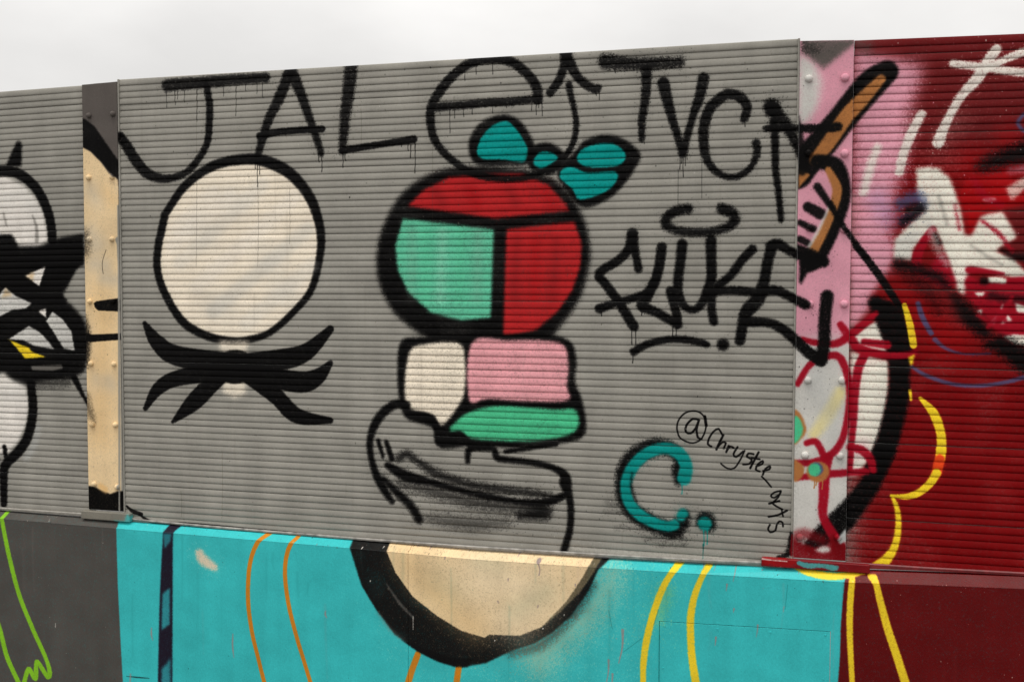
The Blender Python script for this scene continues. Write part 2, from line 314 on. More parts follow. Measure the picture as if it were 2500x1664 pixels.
S('mp','K',1.2,0.9,0.3,[(1403,2532,2.4),(1402,2517,1.3),(1404,2503,1.9)])
S('mp','K',1.2,0.9,0.3,[(1415,2526,2.4),(1415,2500,1.3),(1414,2474,1.9)])
S('mp','K',1.2,0.9,0.3,[(1434,2531,2.4),(1435,2470,1.3),(1433,2410,1.9)])
S('mp','K',1.2,0.9,0.3,[(1373,2533,2.4),(1373,2527,1.3),(1373,2521,1.9)])
S('mp','K',1.2,0.9,0.3,[(440,2796,1.6),(440,2787,0.9),(441,2778,1.3)])
S('mp','K',1.2,0.9,0.3,[(307,2809,1.6),(307,2788,0.9),(307,2766,1.3)])
S('mp','K',1.2,0.9,0.3,[(700,2820,1.6),(702,2796,0.9),(700,2772,1.3)])
S('mp','K',1.2,0.9,0.3,[(727,2818,1.6),(727,2786,0.9),(728,2753,1.3)])
S('mp','K',1.2,0.9,0.3,[(646,2816,1.6),(645,2801,0.9),(647,2786,1.3)])
S('mp','K',1.2,0.9,0.3,[(599,2807,1.6),(598,2744,0.9),(597,2681,1.3)])
S('mp','K',1.2,0.9,0.3,[(405,2804,1.6),(404,2734,0.9),(403,2664,1.3)])
S('mp','K',1.2,0.9,0.3,[(537,2816,1.6),(538,2792,0.9),(537,2768,1.3)])
S('mp','K',1.2,0.9,0.3,[(250,2806,1.7),(250,2769,0.9),(250,2732,1.3)])
S('mp','K',1.2,0.9,0.3,[(293,2804,1.6),(293,2773,0.9),(294,2742,1.3)])
S('mp','K',1.2,0.9,0.3,[(342,2801,1.6),(342,2777,0.9),(339,2752,1.3)])
S('mp','K',6,0.96,1.1,[(1517,2677,18.6),(1632,2680,16.8),(1740,2685,16.7),(1846,2685,16),(1962,2692,15.3)])
S('mp','K',6,0.97,1,[(1962,2690,21.4),(1958,2735,20.4),(1928,2781,18.9),(1883,2824,19),(1830,2853,19.6),(1761,2862,20.2),(1686,2851,19.9),(1621,2817,19.5),(1566,2768,20.1),(1528,2720,20.2),(1506,2675,19.7),(1503,2624,18.7),(1516,2556,17.1),(1558,2493,15.4),(1621,2440,15.3),(1675,2407,15.8),(1751,2385,15.7),(1847,2375,13),(1926,2380,12.3),(1994,2404,12.8),(2046,2432,13.2),(2087,2471,12.1),(2112,2519,12.1),(2122,2579,12.1),(2112,2648,11.6),(2096,2708,12.6),(2091,2738,14.6)])
S('mp','K',6,0.95,1,[(2014,2713,16.7),(2050,2760,17.2),(2071,2818,17.6),(2076,2868,22.6)])
S('mp','K',6,0.95,1,[(2080,2862,22.6),(2111,2792,19.1),(2152,2745,17.5),(2198,2717,16.5),(2208,2723,14.9)])
S('mp','K',1.2,0.9,0.3,[(1938,2676,1.8),(1938,2661,1),(1937,2646,1.4)])
S('mp','K',1.2,0.9,0.3,[(1957,2670,1.8),(1956,2649,1),(1957,2628,1.4)])
S('mp','K',1.2,0.9,0.3,[(1967,2675,1.8),(1967,2665,1),(1967,2655,1.4)])
S('mp','K',1.2,0.9,0.3,[(1980,2674,1.8),(1981,2648,1),(1982,2622,1.4)])
S('mp','K',1.2,0.9,0.3,[(1610,2665,1.8),(1609,2647,1),(1609,2629,1.5)])
S('mp','K',1.2,0.9,0.3,[(1648,2669,1.8),(1647,2651,1),(1649,2633,1.5)])
S('mp','K',1.2,0.9,0.3,[(1686,2672,1.8),(1686,2657,1),(1685,2642,1.5)])
S('mp','K',1.2,0.9,0.3,[(1588,2671,1.9),(1588,2620,1),(1589,2569,1.5)])
S('mp','K',1.2,0.9,0.3,[(1544,2668,1.9),(1545,2658,1),(1546,2648,1.5)])
S('mp','K',1.2,0.9,0.3,[(1772,2683,1.8),(1773,2663,1),(1773,2643,1.5)])
S('mp','K',1.2,0.9,0.3,[(1830,2686,1.8),(1831,2673,1),(1832,2661,1.4)])
S('mp','K',1.2,0.9,0.3,[(1702,2854,1.8),(1701,2829,1),(1702,2803,1.5)])
S('mp','K',1.2,0.9,0.3,[(1772,2845,1.8),(1772,2822,1),(1773,2799,1.5)])
S('mp','K',1.2,0.9,0.3,[(1653,2831,1.8),(1653,2806,1),(1653,2780,1.5)])
S('mp','K',11,0.93,1.3,[(2239,2824,29.7),(2336,2810,24.1),(2435,2806,22.9),(2530,2805,20.2)])
S('mp','K',6,0.96,1.1,[(2402,2781,21),(2399,2684,17.6),(2386,2597,15.2),(2385,2517,12.3)])
S('mp','K',6,0.97,1,[(2467,2729,23.3),(2487,2651,20.4),(2505,2583,16),(2525,2524,14.5),(2546,2453,16)])
S('mp','K',6,0.97,1,[(2622,2738,22),(2610,2674,19.6),(2587,2608,15.9),(2568,2542,14),(2550,2460,14.5)])
S('mp','K',6,0.97,1,[(2778,2579,15.6),(2789,2619,16.5),(2767,2657,18.9),(2720,2674,19.9),(2677,2652,20.5),(2644,2615,20.5),(2627,2559,20.1),(2626,2492,18.7),(2637,2434,15.8),(2666,2389,13.9),(2714,2360,11.9),(2761,2362,12.3),(2798,2386,12.8),(2821,2423,12.7),(2828,2456,14.1),(2824,2485,15.1)])
S('mp','K',9,1,1,[(2879,2619,30.3),(2882,2605,28)])
S('mp','K',6,1,1,[(2862,2538,13.1),(2936,2537,13.9),(2995,2531,12.5)])
S('mp','K',8,0.96,1,[(2884,2619,23.3),(2908,2585,22.3),(2936,2546,20),(2964,2494,18.5),(2997,2422,16.2)])
S('mp','K',6,1,0.8,[(2889,2567,16.8),(2895,2473,14.5),(2897,2388,13.1),(2908,2307,12.2),(2917,2226,11.7),(2920,2193,10.8)])
S('mp','K',1.2,0.9,0.3,[(2535,2446,1.9),(2536,2420,1.1),(2535,2393,1.6)])
S('mp','K',1.2,0.9,0.3,[(2541,2446,1.9),(2542,2432,1.1),(2541,2417,1.6)])
S('mp','K',1.2,0.9,0.3,[(2548,2446,1.9),(2547,2405,1.1),(2549,2364,1.6)])
S('mp','K',1.2,0.9,0.3,[(2555,2446,1.9),(2556,2426,1.1),(2556,2407,1.5)])
S('mp','K',1.2,0.9,0.3,[(2562,2450,1.9),(2562,2441,1.1),(2563,2431,1.5)])
S('mp','K',1.2,0.9,0.3,[(2529,2393,0.7),(2529,2318,0.4),(2529,2243,0.6)])
S('mp','K',1.2,0.9,0.3,[(2620,2429,0.7),(2620,2355,0.4),(2621,2280,0.6)])
S('mp','K',1.2,0.9,0.3,[(2781,2571,1.9),(2781,2560,1),(2782,2548,1.5)])
S('mp','K',1.2,0.9,0.3,[(2385,2515,2),(2385,2507,1.1),(2386,2500,1.6)])
S('mp','K',1.2,0.9,0.3,[(2395,2514,2),(2394,2506,1.1),(2395,2497,1.6)])
S('mp','K',1.2,0.9,0.3,[(2922,2198,1.9),(2922,2188,1),(2922,2179,1.5)])
S('mp','K',1.2,0.9,0.3,[(2201,2708,2),(2202,2701,1.1),(2203,2693,1.6)])
S('mp','K',1.2,0.9,0.3,[(2214,2708,2),(2215,2692,1.1),(2215,2676,1.6)])
S('mp','K',1.2,0.9,0.3,[(2276,2797,2),(2276,2788,1.1),(2278,2778,1.6)])
S('mp','K',1.2,0.9,0.3,[(2351,2793,2),(2351,2789,1.1),(2352,2784,1.6)])
S('mp','K',9,1,0.9,[(2567,2240,20),(2520,2232,19.6),(2485,2207,19.2),(2483,2181,18.7),(2521,2159,16.4),(2591,2149,15.8),(2660,2151,16.1),(2719,2168,17.4),(2746,2193,19.2),(2737,2221,20.6),(2700,2238,21.1)])
S('mp','K',6,1,0.7,[(2376,2010,16.6),(2362,2079,15.7),(2353,2140,20)])
S('mp','K',6,1,0.7,[(2351,2148,21.4),(2337,2089,19),(2294,2042,17.7),(2231,2004,17.8),(2219,1980,18.8),(2246,1946,18.3),(2285,1894,18.7),(2324,1837,19.2),(2353,1790,20.1),(2362,1780,16.7)])
S('mp','K',6,1,0.7,[(2220,1851,18.4),(2285,1873,15.9),(2357,1894,15.3),(2410,1914,18),(2438,1951,19.8),(2456,2012,19.3),(2467,2092,19.7)])
S('mp','K',6,1,0.7,[(2433,1947,16.6),(2410,1890,18),(2389,1864,20.4),(2453,1836,18),(2529,1792,16.4)])
S('mp','K',6,1,0.7,[(2533,1792,17.8),(2524,1843,17.8),(2504,1921,19.7)])
S('mp','K',6,1,0.7,[(2547,2103,20.5),(2541,2040,19.2),(2532,1965,18.7),(2535,1905,17.8),(2559,1862,15.4),(2594,1849,14),(2624,1872,16.7),(2644,1919,18.5),(2661,1975,19.4),(2659,2058,19.8),(2658,2118,21.2)])
S('mp','K',6,1,0.7,[(2662,1919,17.6),(2663,1854,16.7),(2672,1805,17.1)])
S('mp','K',6,1,0.7,[(2815,2082,17.7),(2775,2039,16.9),(2735,1984,16.1),(2685,1942,15.7)])
S('mp','K',6,1,0.7,[(2672,1921,17.6),(2731,1925,16.1),(2813,1920,16.4)])
S('mp','K',6,1,0.7,[(2889,2093,20.3),(2874,2039,19.9),(2859,1956,20.4),(2836,1892,27.3),(2796,1841,25.1),(2783,1795,20.2),(2772,1732,19.3)])
S('mp','K',6,1,0.7,[(2359,1681,15.8),(2406,1709,14.8),(2478,1729,13.7),(2548,1733,14.1),(2618,1723,14),(2646,1715,12.6)])
S('mp','K',8,1,0.7,[(2708,1715,23.6)])
S('mp','K',1.2,0.9,0.3,[(2351,1776,2.6),(2351,1742,1.4),(2352,1709,2.1)])
S('mp','K',1.2,0.9,0.3,[(2367,1776,2.6),(2367,1742,1.4),(2368,1709,2.1)])
S('mp','K',1.2,0.9,0.3,[(2514,1782,2.6),(2513,1765,1.4),(2513,1747,2.1)])
S('mp','K',1.2,0.9,0.3,[(2527,1778,2.6),(2527,1762,1.4),(2526,1747,2.1)])
S('mp','K',1.2,0.9,0.3,[(2229,1841,2.7),(2229,1832,1.5),(2229,1822,2.1)])
S('mp','K',1.2,0.9,0.3,[(2355,1676,2.6),(2357,1657,1.4),(2355,1637,2.1)])
S('mp','K',1.2,0.9,0.3,[(2391,1838,2.6),(2390,1832,1.4),(2390,1826,2.1)])
S('mp','K',12,0.97,1,[(2541,1171,13.6),(2531,1216,15.9),(2545,1253,20.4),(2519,1293,27.2),(2469,1307,34.2),(2410,1291,36.7),(2360,1254,36.9),(2328,1206,32.4),(2319,1146,30.1),(2333,1082,32.4),(2366,1040,34.7),(2412,1013,34.5),(2463,993,34.4),(2518,982,34.2),(2558,1012,27.2),(2567,1043,20.4)])
S('mp','K',12,0.95,1,[(2495,963,11.4),(2545,966,13.6)])
S('mp','K',16,0.25,1.3,[(2250,1035,4.7),(2389,1039,4.6)])
S('mp','K',16,0.3,1.3,[(2297,973,6.1),(2445,978,6)])
S('mp','K',16,0.35,1.3,[(2413,939,4.6),(2563,949,4.5)])
S('mp','K',16,0.3,1.3,[(2464,917,3.2),(2568,923,3.2)])
S('mp','K',16,0.2,1.3,[(2259,1073,14),(2306,1066,13.9)])
S('mp','TC',6,1,0.5,[(2563,1188,27.1),(2570,1236,24.8),(2544,1283,24.9),(2488,1303,22.7),(2424,1284,22.9),(2376,1245,23),(2342,1189,23.1),(2331,1133,22.2),(2347,1076,23.1),(2389,1032,23.1),(2445,1005,22),(2499,993,20.5),(2527,1001,20.5)])
S('mp','TC',7,1,0.5,[(2553,1035,18.2),(2560,1047,20.4)])
S('mp','K',8,0.7,0.5,[(2356,1198,2.3),(2354,1143,5.5),(2373,1089,3.7)])
S('mp','TC',1.2,0.9,0.3,[(2554,1167,2.7),(2556,1147,1.5),(2555,1126,2.2)])
S('mp','K',12,1,1,[(2648,1023,36),(2655,1014,33.7)])
S('mp','TC',7,1,0.5,[(2646,1013,27)])
S('mp','TC',1.2,0.9,0.3,[(2641,986,2.9),(2643,956,1.6),(2643,927,2.3)])
S('mp','TC',1.2,0.9,0.3,[(2655,987,2.9),(2656,960,1.6),(2655,932,2.3)])
S('mp','TD',1.2,0.9,0.3,[(2640,931,2.7),(2640,902,1.5),(2639,872,2.2)])
S('mp','DS',0.8,0.45,1.5,[(402,2810,1),(399,2418,1),(391,2022,1.1)])
S('mp','DS',0.8,0.45,1.5,[(701,2376,1),(702,2201,1),(697,2025,1)])
S('mp','DS',0.8,0.45,1.5,[(854,2360,1),(855,2241,1),(852,2121,1)])
S('mp','DS',0.8,0.45,1.5,[(1511,2520,0.9),(1513,2355,0.9),(1510,2189,0.9)])
S('mp','DS',0.8,0.45,1.5,[(1191,2691,1),(1193,2609,1),(1190,2528,1)])
S('mp','DS',0.8,0.45,1.5,[(300,1016,1.1),(302,956,1.1),(299,896,1.1)])
S('mp','DS',0.8,0.45,1.5,[(511,1206,1.1),(512,1054,1.1),(507,902,1.1)])
S('mp','K',4,0.9,1.2,[(2975,996,7.3),(2970,944,11.2),(2960,912,10.1),(2927,901,5.6)])
S('mp','DR',4,0.9,0.5,[(2978,991,3.9),(2975,916,6.7)])
S('mp','K',2,0.9,0.5,[(14,929,5.1),(45,907,9.5),(92,897,8)])
S('mp','K',2,0.9,0.5,[(78,894,4.8),(155,865,6.6),(332,870,4.1),(506,868,4.1),(671,864,4.6),(808,861,5.7),(938,857,3.9)])
S('mp','LG',9,0.5,1.2,[(2119,879,6.5),(2319,873,9.9),(2561,878,8.2),(2797,883,6.1)])
P('rs','PK',2,1,0.5,[(2969,2878),(3194,2864),(3208,1997),(2982,1997)],0)
P('rs','PK',2,1,0.5,[(2964,2105),(3192,2102),(3199,1716),(2969,1713)],0)
P('rs','GW',30,1,0.5,[(2969,1745),(3197,1792),(3215,683),(2973,662)],0)
S('rs','PK',40,0.9,0.5,[(3000,1789,42.8),(3166,1791,42.1)])
P('rs','GW',18,1,0.5,[(2976,2813),(3033,2775),(3063,2698),(3047,2618),(3019,2561),(2974,2539)],0)
P('rs','DG',12,1,0.5,[(2987,2865),(3178,2853),(3178,2836),(3128,2799),(3068,2750),(3028,2784),(2990,2815)],0)
S('rs','K',20,0.5,1.2,[(2999,2830,11.5),(3038,2821,11.4)])
S('rs','GW',60,0.6,0.5,[(3033,1147,83.1),(3140,1153,82.1)])
S('rs','YP',14,0.6,0.5,[(3145,1542,21.2),(3094,1443,24),(3053,1381,18.8)])
S('rs','LB',40,0.4,0.5,[(3055,1605,32.1),(3131,1390,31.9)])
P('rp','RB',2,1,0.5,[(3163,3095),(4712,2974),(4736,2253),(3176,2288)],0)
P('rp','RD',60,1,0.5,[(3174,2404),(4728,2491),(4820,-360),(3222,-646)],0)
S('rp','RE2',300,0.25,0.5,[(3401,1278,159.6),(3754,1187,154.1)])
S('rp','RL',80,0.6,0.5,[(3384,1861,73),(3492,1822,72.2),(3517,1753,72.1)])
S('rp','RL',60,0.6,0.5,[(3596,2391,54.4),(3677,2277,54),(3725,2454,53.6)])
P('rp','PK',36,1,0.5,[(3167,2837),(3239,2810),(3349,2769),(3419,2748),(3404,2681),(3379,2592),(3375,2478),(3351,2341),(3317,2227),(3324,1996),(3180,1997)],0)
P('rp','PK',16,1,0.5,[(3172,2108),(3324,2106),(3320,2038),(3286,1958),(3247,1905),(3247,1857),(3177,1781)],0)
S('rp','RB',20,0.8,1.2,[(3183,2836,22.5),(3250,2820,22.4),(3359,2814,22.1)])
S('rp','DG',26,0.6,1,[(3178,2842,16.9),(3217,2822,16.8)])
S('rp','MV',40,0.6,0.5,[(3270,2257,31),(3304,2199,30.9)])
P('rp','WA',8,1,0.5,[(3398,2374),(3440,2378),(3477,2371),(3515,2336),(3534,2286),(3554,2232),(3570,2129),(3592,2128),(3618,2197),(3695,2212),(3732,2156),(3748,2131),(3744,2112),(3676,2069),(3735,2044),(3770,2000),(3830,1980),(3830,1951),(3700,1981),(3590,2015),(3582,1971),(3576,1907),(3551,1922),(3524,2006),(3506,2060),(3467,2160),(3444,2140),(3394,2081),(3390,2036),(3328,2046),(3330,2111),(3378,2171),(3429,2220),(3405,2270)],0)
P('rp','GW',8,0.6,0.5,[(3328,2041),(3332,2121),(3426,2150),(3394,2081),(3390,2036)],0)
S('rp','BL',18,0.8,1,[(3353,2246,21.8),(3405,2265,24.1),(3415,2230,19.3),(3359,2181,14.6)])
S('rp','K',14,0.85,1,[(3377,2221,12.1),(3419,2225,14.5),(3359,2176,12.1)])
S('rp','RS',5,1,0.5,[(3459,2150,12),(3429,2100,15),(3409,2051,16.9),(3407,2006,16)])
P('rp','RS',8,1,0.5,[(3452,2006),(3474,2050),(3497,2065),(3514,2040),(3526,2001),(3545,1951),(3514,1926),(3410,1981)],0)
S('rp','K',9,0.85,0.5,[(3468,2130,7.2),(3482,2100,9.6)])
S('rp','K',16,0.85,1,[(3345,2021,21.9),(3405,2006,17),(3485,1971,19.2),(3509,1941,12)])
P('rp','RL',12,1,0.5,[(3571,2336),(3701,2355),(3764,2275),(3832,2218),(3699,2226),(3641,2216),(3616,2188),(3586,2126),(3571,2194),(3546,2268)],0)
P('rp','RB',10,1,0.5,[(3699,2215),(3832,2246),(3837,2017),(3681,2074),(3748,2113)],0)
P('rp','WA',8,0.8,0.5,[(3702,2293),(3762,2331),(3829,2351),(3830,2334),(3763,2286),(3724,2248)],0)
P('rp','WA',4,1,0.5,[(3673,2253),(3672,2251),(3670,2249),(3666,2248),(3662,2247),(3656,2246),(3650,2246),(3644,2246),(3639,2247),(3634,2249),(3630,2250),(3628,2252),(3627,2254),(3628,2256),(3630,2258),(3634,2260),(3638,2261),(3644,2262),(3650,2262),(3656,2261),(3661,2260),(3666,2259),(3670,2257),(3672,2255)],0)
S('rp','K',26,0.95,1,[(3623,2374,16.3),(3685,2397,29.6),(3760,2420,34.7),(3827,2440,34.4)])
S('rp','PK',14,0.6,0.5,[(3717,2354,8.1),(3829,2368,15.9)])
S('rp','RS',6,1,0.5,[(3586,2001,11.9),(3650,1995,8.5),(3700,1987,4.7)])
S('rp','RS',6,1,0.5,[(3591,1956,16.6),(3651,1937,14.2),(3771,1932,14),(3831,1930,13.9)])
S('rp','RS',6,1,0.5,[(3719,1956,14.1),(3771,1961,16.3),(3830,1961,16.2)])
P('rp','RS',12,0.95,0.5,[(3582,1981),(3628,1961),(3771,1942),(3831,1942),(3835,1747),(3705,1760),(3621,1853),(3579,1902)],0)
P('rp','WA',4,1,0.5,[(3606,1919),(3645,1922),(3634,1907),(3618,1905)],0)
P('rp','WA',4,1,0.5,[(3658,1804),(3687,1839),(3674,1803)],0)
P('rp','WA',4,1,0.5,[(3697,1804),(3721,1839),(3736,1819)],0)
P('rp','WA',4,1,0.5,[(3743,1883),(3772,1873),(3833,1854),(3773,1847),(3751,1849)],0)
P('rp','WA',4,1,0.5,[(3615,1853),(3635,1859),(3630,1833)],0)
P('rp','WA',4,1,0.5,[(3705,1760),(3745,1773),(3835,1762),(3835,1728),(3746,1731)],0)
P('rp','WA',4,1,0.5,[(3694,1858),(3704,1883),(3703,1858)],0)
P('rp','WA',4,1,0.5,[(3650,1976),(3696,1976),(3714,1966),(3710,1951),(3651,1956)],0)
S('rp','K',10,0.9,0.5,[(3639,1961,14.2)])
S('rp','K',20,0.95,1,[(3533,1907,14.4),(3566,1857,31),(3608,1813,30.9),(3645,1774,21.3)])
S('rp','K',20,0.97,1,[(3660,1730,14.2),(3701,1731,30.7),(3777,1678,42.2),(3837,1645,46.6)])
S('rp','K',14,0.7,0.5,[(3665,1907,14.2),(3706,1898,14.1)])
S('rp','K',14,0.7,0.5,[(3738,1898,14.1),(3832,1888,13.9)])
S('rp','K',12,0.8,0.5,[(3694,2074,4.7),(3739,2049,14),(3828,2039,16.2)])
S('rp','GW',14,0.6,1,[(3444,2185,9.6),(3473,2090,14.4),(3512,2021,7.2)])
S('rp','RS',10,0.8,1,[(3598,2324,11.8),(3635,2265,14.1),(3690,2234,9.4)])
S('rp','GR',8,0.5,1,[(3479,2268,4.8),(3509,2169,6.2)])
S('rp','RS',7,0.85,1,[(3628,2177,5.2),(3683,2132,7),(3730,2068,6.1)])
S('rp','GR',8,0.5,1,[(3593,2089,3.8),(3649,2049,5.2),(3695,2020,4.2)])
S('rp','RB',24,0.6,1,[(3448,1951,14.5),(3514,1892,19.2),(3544,1813,14.4)])
S('rp','RS',6,0.9,1,[(3654,1794,6.2),(3707,1853,8),(3733,1903,6.1)])
S('rp','RS',6,0.9,1,[(3675,1883,5.2),(3726,1800,6.6),(3763,1776,6.1)])
S('rp','RS',7,0.9,1,[(3621,1838,5.7),(3700,1785,7.1),(3775,1776,7)])
S('rp','K',30,0.5,1,[(3382,1981,17),(3448,1921,21.7),(3487,1852,14.4)])
S('rp','RS',8,0.7,1,[(3535,2237,3.8),(3551,2149,3.8)])
S('rp','WT',5,0.95,1,[(3518,2746,14.2),(3589,2732,14.6),(3667,2717,13.9),(3754,2701,14.4),(3822,2691,14.3)])
S('rp','WT',5,0.95,1,[(3662,2788,17.7),(3631,2742,19.4),(3600,2688,20.5),(3549,2629,16.3),(3513,2563,15.3),(3488,2508,18.1),(3474,2463,20.9)])
S('rp','WT',5,0.95,1,[(3819,2787,13.2),(3753,2774,14.3),(3708,2757,13.9),(3667,2740,13.4),(3636,2725,12.4)])
S('rp','WT',6,0.93,0.8,[(3413,2567,16.6),(3381,2501,17.2),(3355,2427,16.7),(3342,2362,15.6)])
S('rp','WT',10,0.85,0.8,[(3263,2453,15.2),(3241,2385,16.4),(3217,2290,15.3)])
S('rp','WT',40,0.16,2.2,[(3504,2496,32.9),(3540,2540,32.7)])
S('rp','WT',40,0.14,2.2,[(3463,2407,24.8),(3522,2394,24.7)])
P('rp','WA',8,1,0.5,[(3183,1695),(3245,1680),(3317,1665),(3319,1558),(3307,1461),(3288,1380),(3257,1297),(3206,1230),(3175,1228)],0)
S('rp','PK',26,0.35,0.5,[(3215,1312,15.8),(3235,1350,15.8)])
P('rp','WA',6,1,0.5,[(3188,1749),(3238,1792),(3273,1814),(3300,1750),(3311,1697),(3229,1706),(3178,1727)],0)
S('rp','K',9,1,0.8,[(3267,1878,23.4),(3309,1836,46.7),(3335,1772,49.2),(3351,1708,44),(3355,1612,36.3),(3352,1532,38.9),(3331,1424,39.1),(3307,1332,39.2),(3278,1255,36.8)])
S('rp','K',16,0.85,0.5,[(3262,1883,18.2),(3288,1846,28.6)])
S('sr','K',9,1,0.9,[(3307,1332,39.2),(3283,1266,36.8),(3258,1200,36.9),(3218,1138,39.7),(3162,1063,45.3),(3106,1010,40.3),(3054,952,32.4)])
S('sr','RS',5,0.97,0.5,[(3006,1740,10.7),(3053,1729,12.3),(3126,1726,14.3),(3177,1759,14.7),(3228,1803,13.1),(3268,1841,10.4)])
S('sr','RS',5,0.97,0.5,[(2990,1571,10.8),(3033,1643,11.8),(3091,1677,13.3),(3137,1678,13.8),(3164,1629,13.7),(3179,1560,13.2),(3176,1473,12.2),(3158,1374,12.2),(3122,1313,13.3),(3060,1277,13.4),(2991,1269,11.9)])
S('sr','RS',5,0.97,0.5,[(3143,1797,13.2),(3183,1743,15.8),(3209,1711,15.8),(3276,1691,14.6),(3331,1684,14),(3396,1691,12.9),(3412,1701,5.1)])
S('sr','RS',5,0.97,0.5,[(3229,1733,13.1),(3310,1724,15.6)])
S('sr','RS',5,0.97,0.5,[(3235,1696,15.7),(3210,1636,16.3),(3199,1555,14.8),(3195,1446,13.2),(3189,1338,10.6),(3185,1250,10.6)])
S('sr','RS',5,0.97,0.5,[(3027,1347,11.8),(3059,1354,12.3),(3080,1322,12.3),(3091,1290,10.7)])
S('sr','RS',5,0.97,0.5,[(3184,1337,13.2),(3225,1328,15.8),(3257,1297,15.8),(3268,1254,13.2)])
S('sr','RS',5,0.97,0.5,[(3106,1297,16.4),(3094,1235,19.2),(3092,1151,18.2),(3091,1071,16.5),(3132,995,19.2),(3159,957,16.5)])
S('sr','RS',5,0.97,0.5,[(2994,1213,11.1),(3112,1233,13.7),(3245,1248,11.9)])
P('rs','DR',8,1,0.5,[(2975,973),(3063,951),(3106,959),(3127,1006),(3181,965),(3187,875),(2977,859)],0)
S('rs','DR',14,0.7,0.5,[(2986,974,19.5),(3019,999,19.5),(3089,981,19.3)])
P('rs','GW',6,1,0.5,[(3060,938),(3090,958),(3117,955),(3118,937),(3090,930)],0)
P('rs','LB',5,1,0.5,[(3143,985),(3174,1032),(3178,987),(3154,967)],0)
P('rs','BR',4,1,0.5,[(2973,1466),(2999,1461),(3018,1424),(3024,1391),(3006,1363),(2974,1339)],1)
P('rs','MG',3,1,0.5,[(2973,1444),(2999,1439),(3012,1401),(3001,1363),(2974,1345)],1)
P('rs','BR',4,1,0.5,[(2974,1280),(3004,1270),(3020,1248),(3005,1208),(2975,1201)],1)
P('rs','BR',4,1,0.5,[(3111,1242),(3110,1231),(3106,1222),(3099,1213),(3091,1206),(3081,1202),(3070,1200),(3059,1201),(3049,1204),(3040,1210),(3033,1218),(3029,1227),(3027,1237),(3028,1248),(3033,1257),(3039,1266),(3048,1273),(3058,1277),(3069,1279),(3080,1278),(3090,1275),(3099,1269),(3105,1261),(3110,1252)],0)
S('rs','BR',1.2,0.9,0.3,[(3056,1211,3.3),(3058,1194,1.8),(3056,1177,2.7)])
S('rs','BR',1.2,0.9,0.3,[(3086,1212,3.3),(3087,1194,1.8),(3085,1175,2.6)])
S('rs','BR',1.2,0.9,0.3,[(3064,1211,3.3),(3065,1200,1.8),(3063,1188,2.6)])
P('rs','BL',3,1,0.5,[(3087,1250),(3087,1244),(3084,1237),(3080,1232),(3075,1227),(3069,1225),(3063,1223),(3057,1224),(3051,1226),(3045,1230),(3041,1235),(3039,1241),(3038,1248),(3039,1255),(3041,1261),(3045,1267),(3050,1271),(3056,1274),(3062,1275),(3069,1275),(3075,1272),(3080,1268),(3084,1263),(3086,1257)],0)
P('rs','MG',3,1,0.5,[(3079,1248),(3078,1241),(3076,1235),(3072,1230),(3068,1226),(3062,1223),(3057,1222),(3051,1222),(3045,1225),(3040,1228),(3037,1233),(3034,1239),(3034,1246),(3034,1252),(3036,1258),(3040,1263),(3045,1268),(3050,1270),(3056,1271),(3062,1271),(3067,1269),(3072,1265),(3076,1260),(3078,1254)],0)
S('sr','K',7,1,0.5,[(3290,2727,41.9),(3241,2689,53.3),(3181,2618,52.3),(3132,2556,51.2),(3083,2494,54.4),(3021,2420,54.8),(2982,2357,49.3)])
S('sr','BR',6,1,0.5,[(3271,2702,16.8),(3209,2634,25.4),(3149,2567,27.3),(3094,2482,26.3),(3044,2414,23)])
S('sr','K',7,1,0.5,[(3050,2408,25.9),(3112,2389,31.5),(3141,2324,27.4),(3141,2254,27.4),(3110,2167,28.7),(3066,2074,31.8),(3027,2033,34.8)])
S('sr','BR',5,1,0.5,[(3090,2375,11.5),(3120,2313,17.2),(3117,2260,16.6),(3082,2167,19),(3035,2074,23.2)])
P('rs','PK',5,1,0.5,[(2984,2251),(3046,2314),(3074,2285),(3098,2243),(3059,2150),(3009,2062),(2986,2104)],0)
P('rs','BR',5,1,0.5,[(2982,2381),(3025,2359),(2983,2310)],0)
S('rs','K',6,0.95,0.5,[(3018,2239,18.5),(3064,2212,21.3)])
S('rs','K',6,0.95,0.5,[(2991,2180,11.6),(3039,2156,13.3)])
S('rs','K',6,0.95,0.5,[(2991,2118,13.4),(3020,2103,13.3)])
S('rs','K',6,0.95,0.5,[(3051,2314,14.4),(3103,2237,11.5)])
S('rs','GW',5,0.7,0.5,[(3095,2237,4.6),(3054,2144,6.4),(3015,2074,6.4)])
S('rs','K',6,1,1,[(2980,2533,16.2),(3054,2530,15.5),(3121,2533,17.1)])
S('rs','K',8,0.9,0.5,[(2974,2574,8.7),(2999,2409,17.4),(2994,2374,17.4)])
S('sr','K',5,0.96,0.9,[(3098,2249,10.9),(3138,2178,10.3),(3195,2096,10.3),(3230,2049,11.4)])
S('sr','K',4,0.97,0.9,[(3192,2092,11.5),(3244,2027,13.5),(3296,1953,13.5),(3353,1863,11.9),(3376,1834,10.3)])
S('sr','K',7,1,0.5,[(2969,2092,11.7),(3027,2056,26.1),(3078,2032,20.2)])
P('rs','K',6,1,0.5,[(2991,2039),(3085,2060),(3070,2012),(3018,1990),(2998,1947),(2990,1958)],0)
S('rp','BL',4,0.85,0.5,[(3415,1879,8.7),(3432,1826,10.2),(3462,1769,8.7)])
S('rp','BL',4,0.75,0.5,[(3475,1747,8.7),(3513,1715,6.3),(3574,1696,3.3),(3665,1698,3.3)])
S('rp','BL',4,0.8,0.5,[(3397,1645,5.9),(3454,1611,7.3),(3543,1584,7.2),(3636,1581,7.1),(3726,1598,7.5),(3793,1620,8.4)])
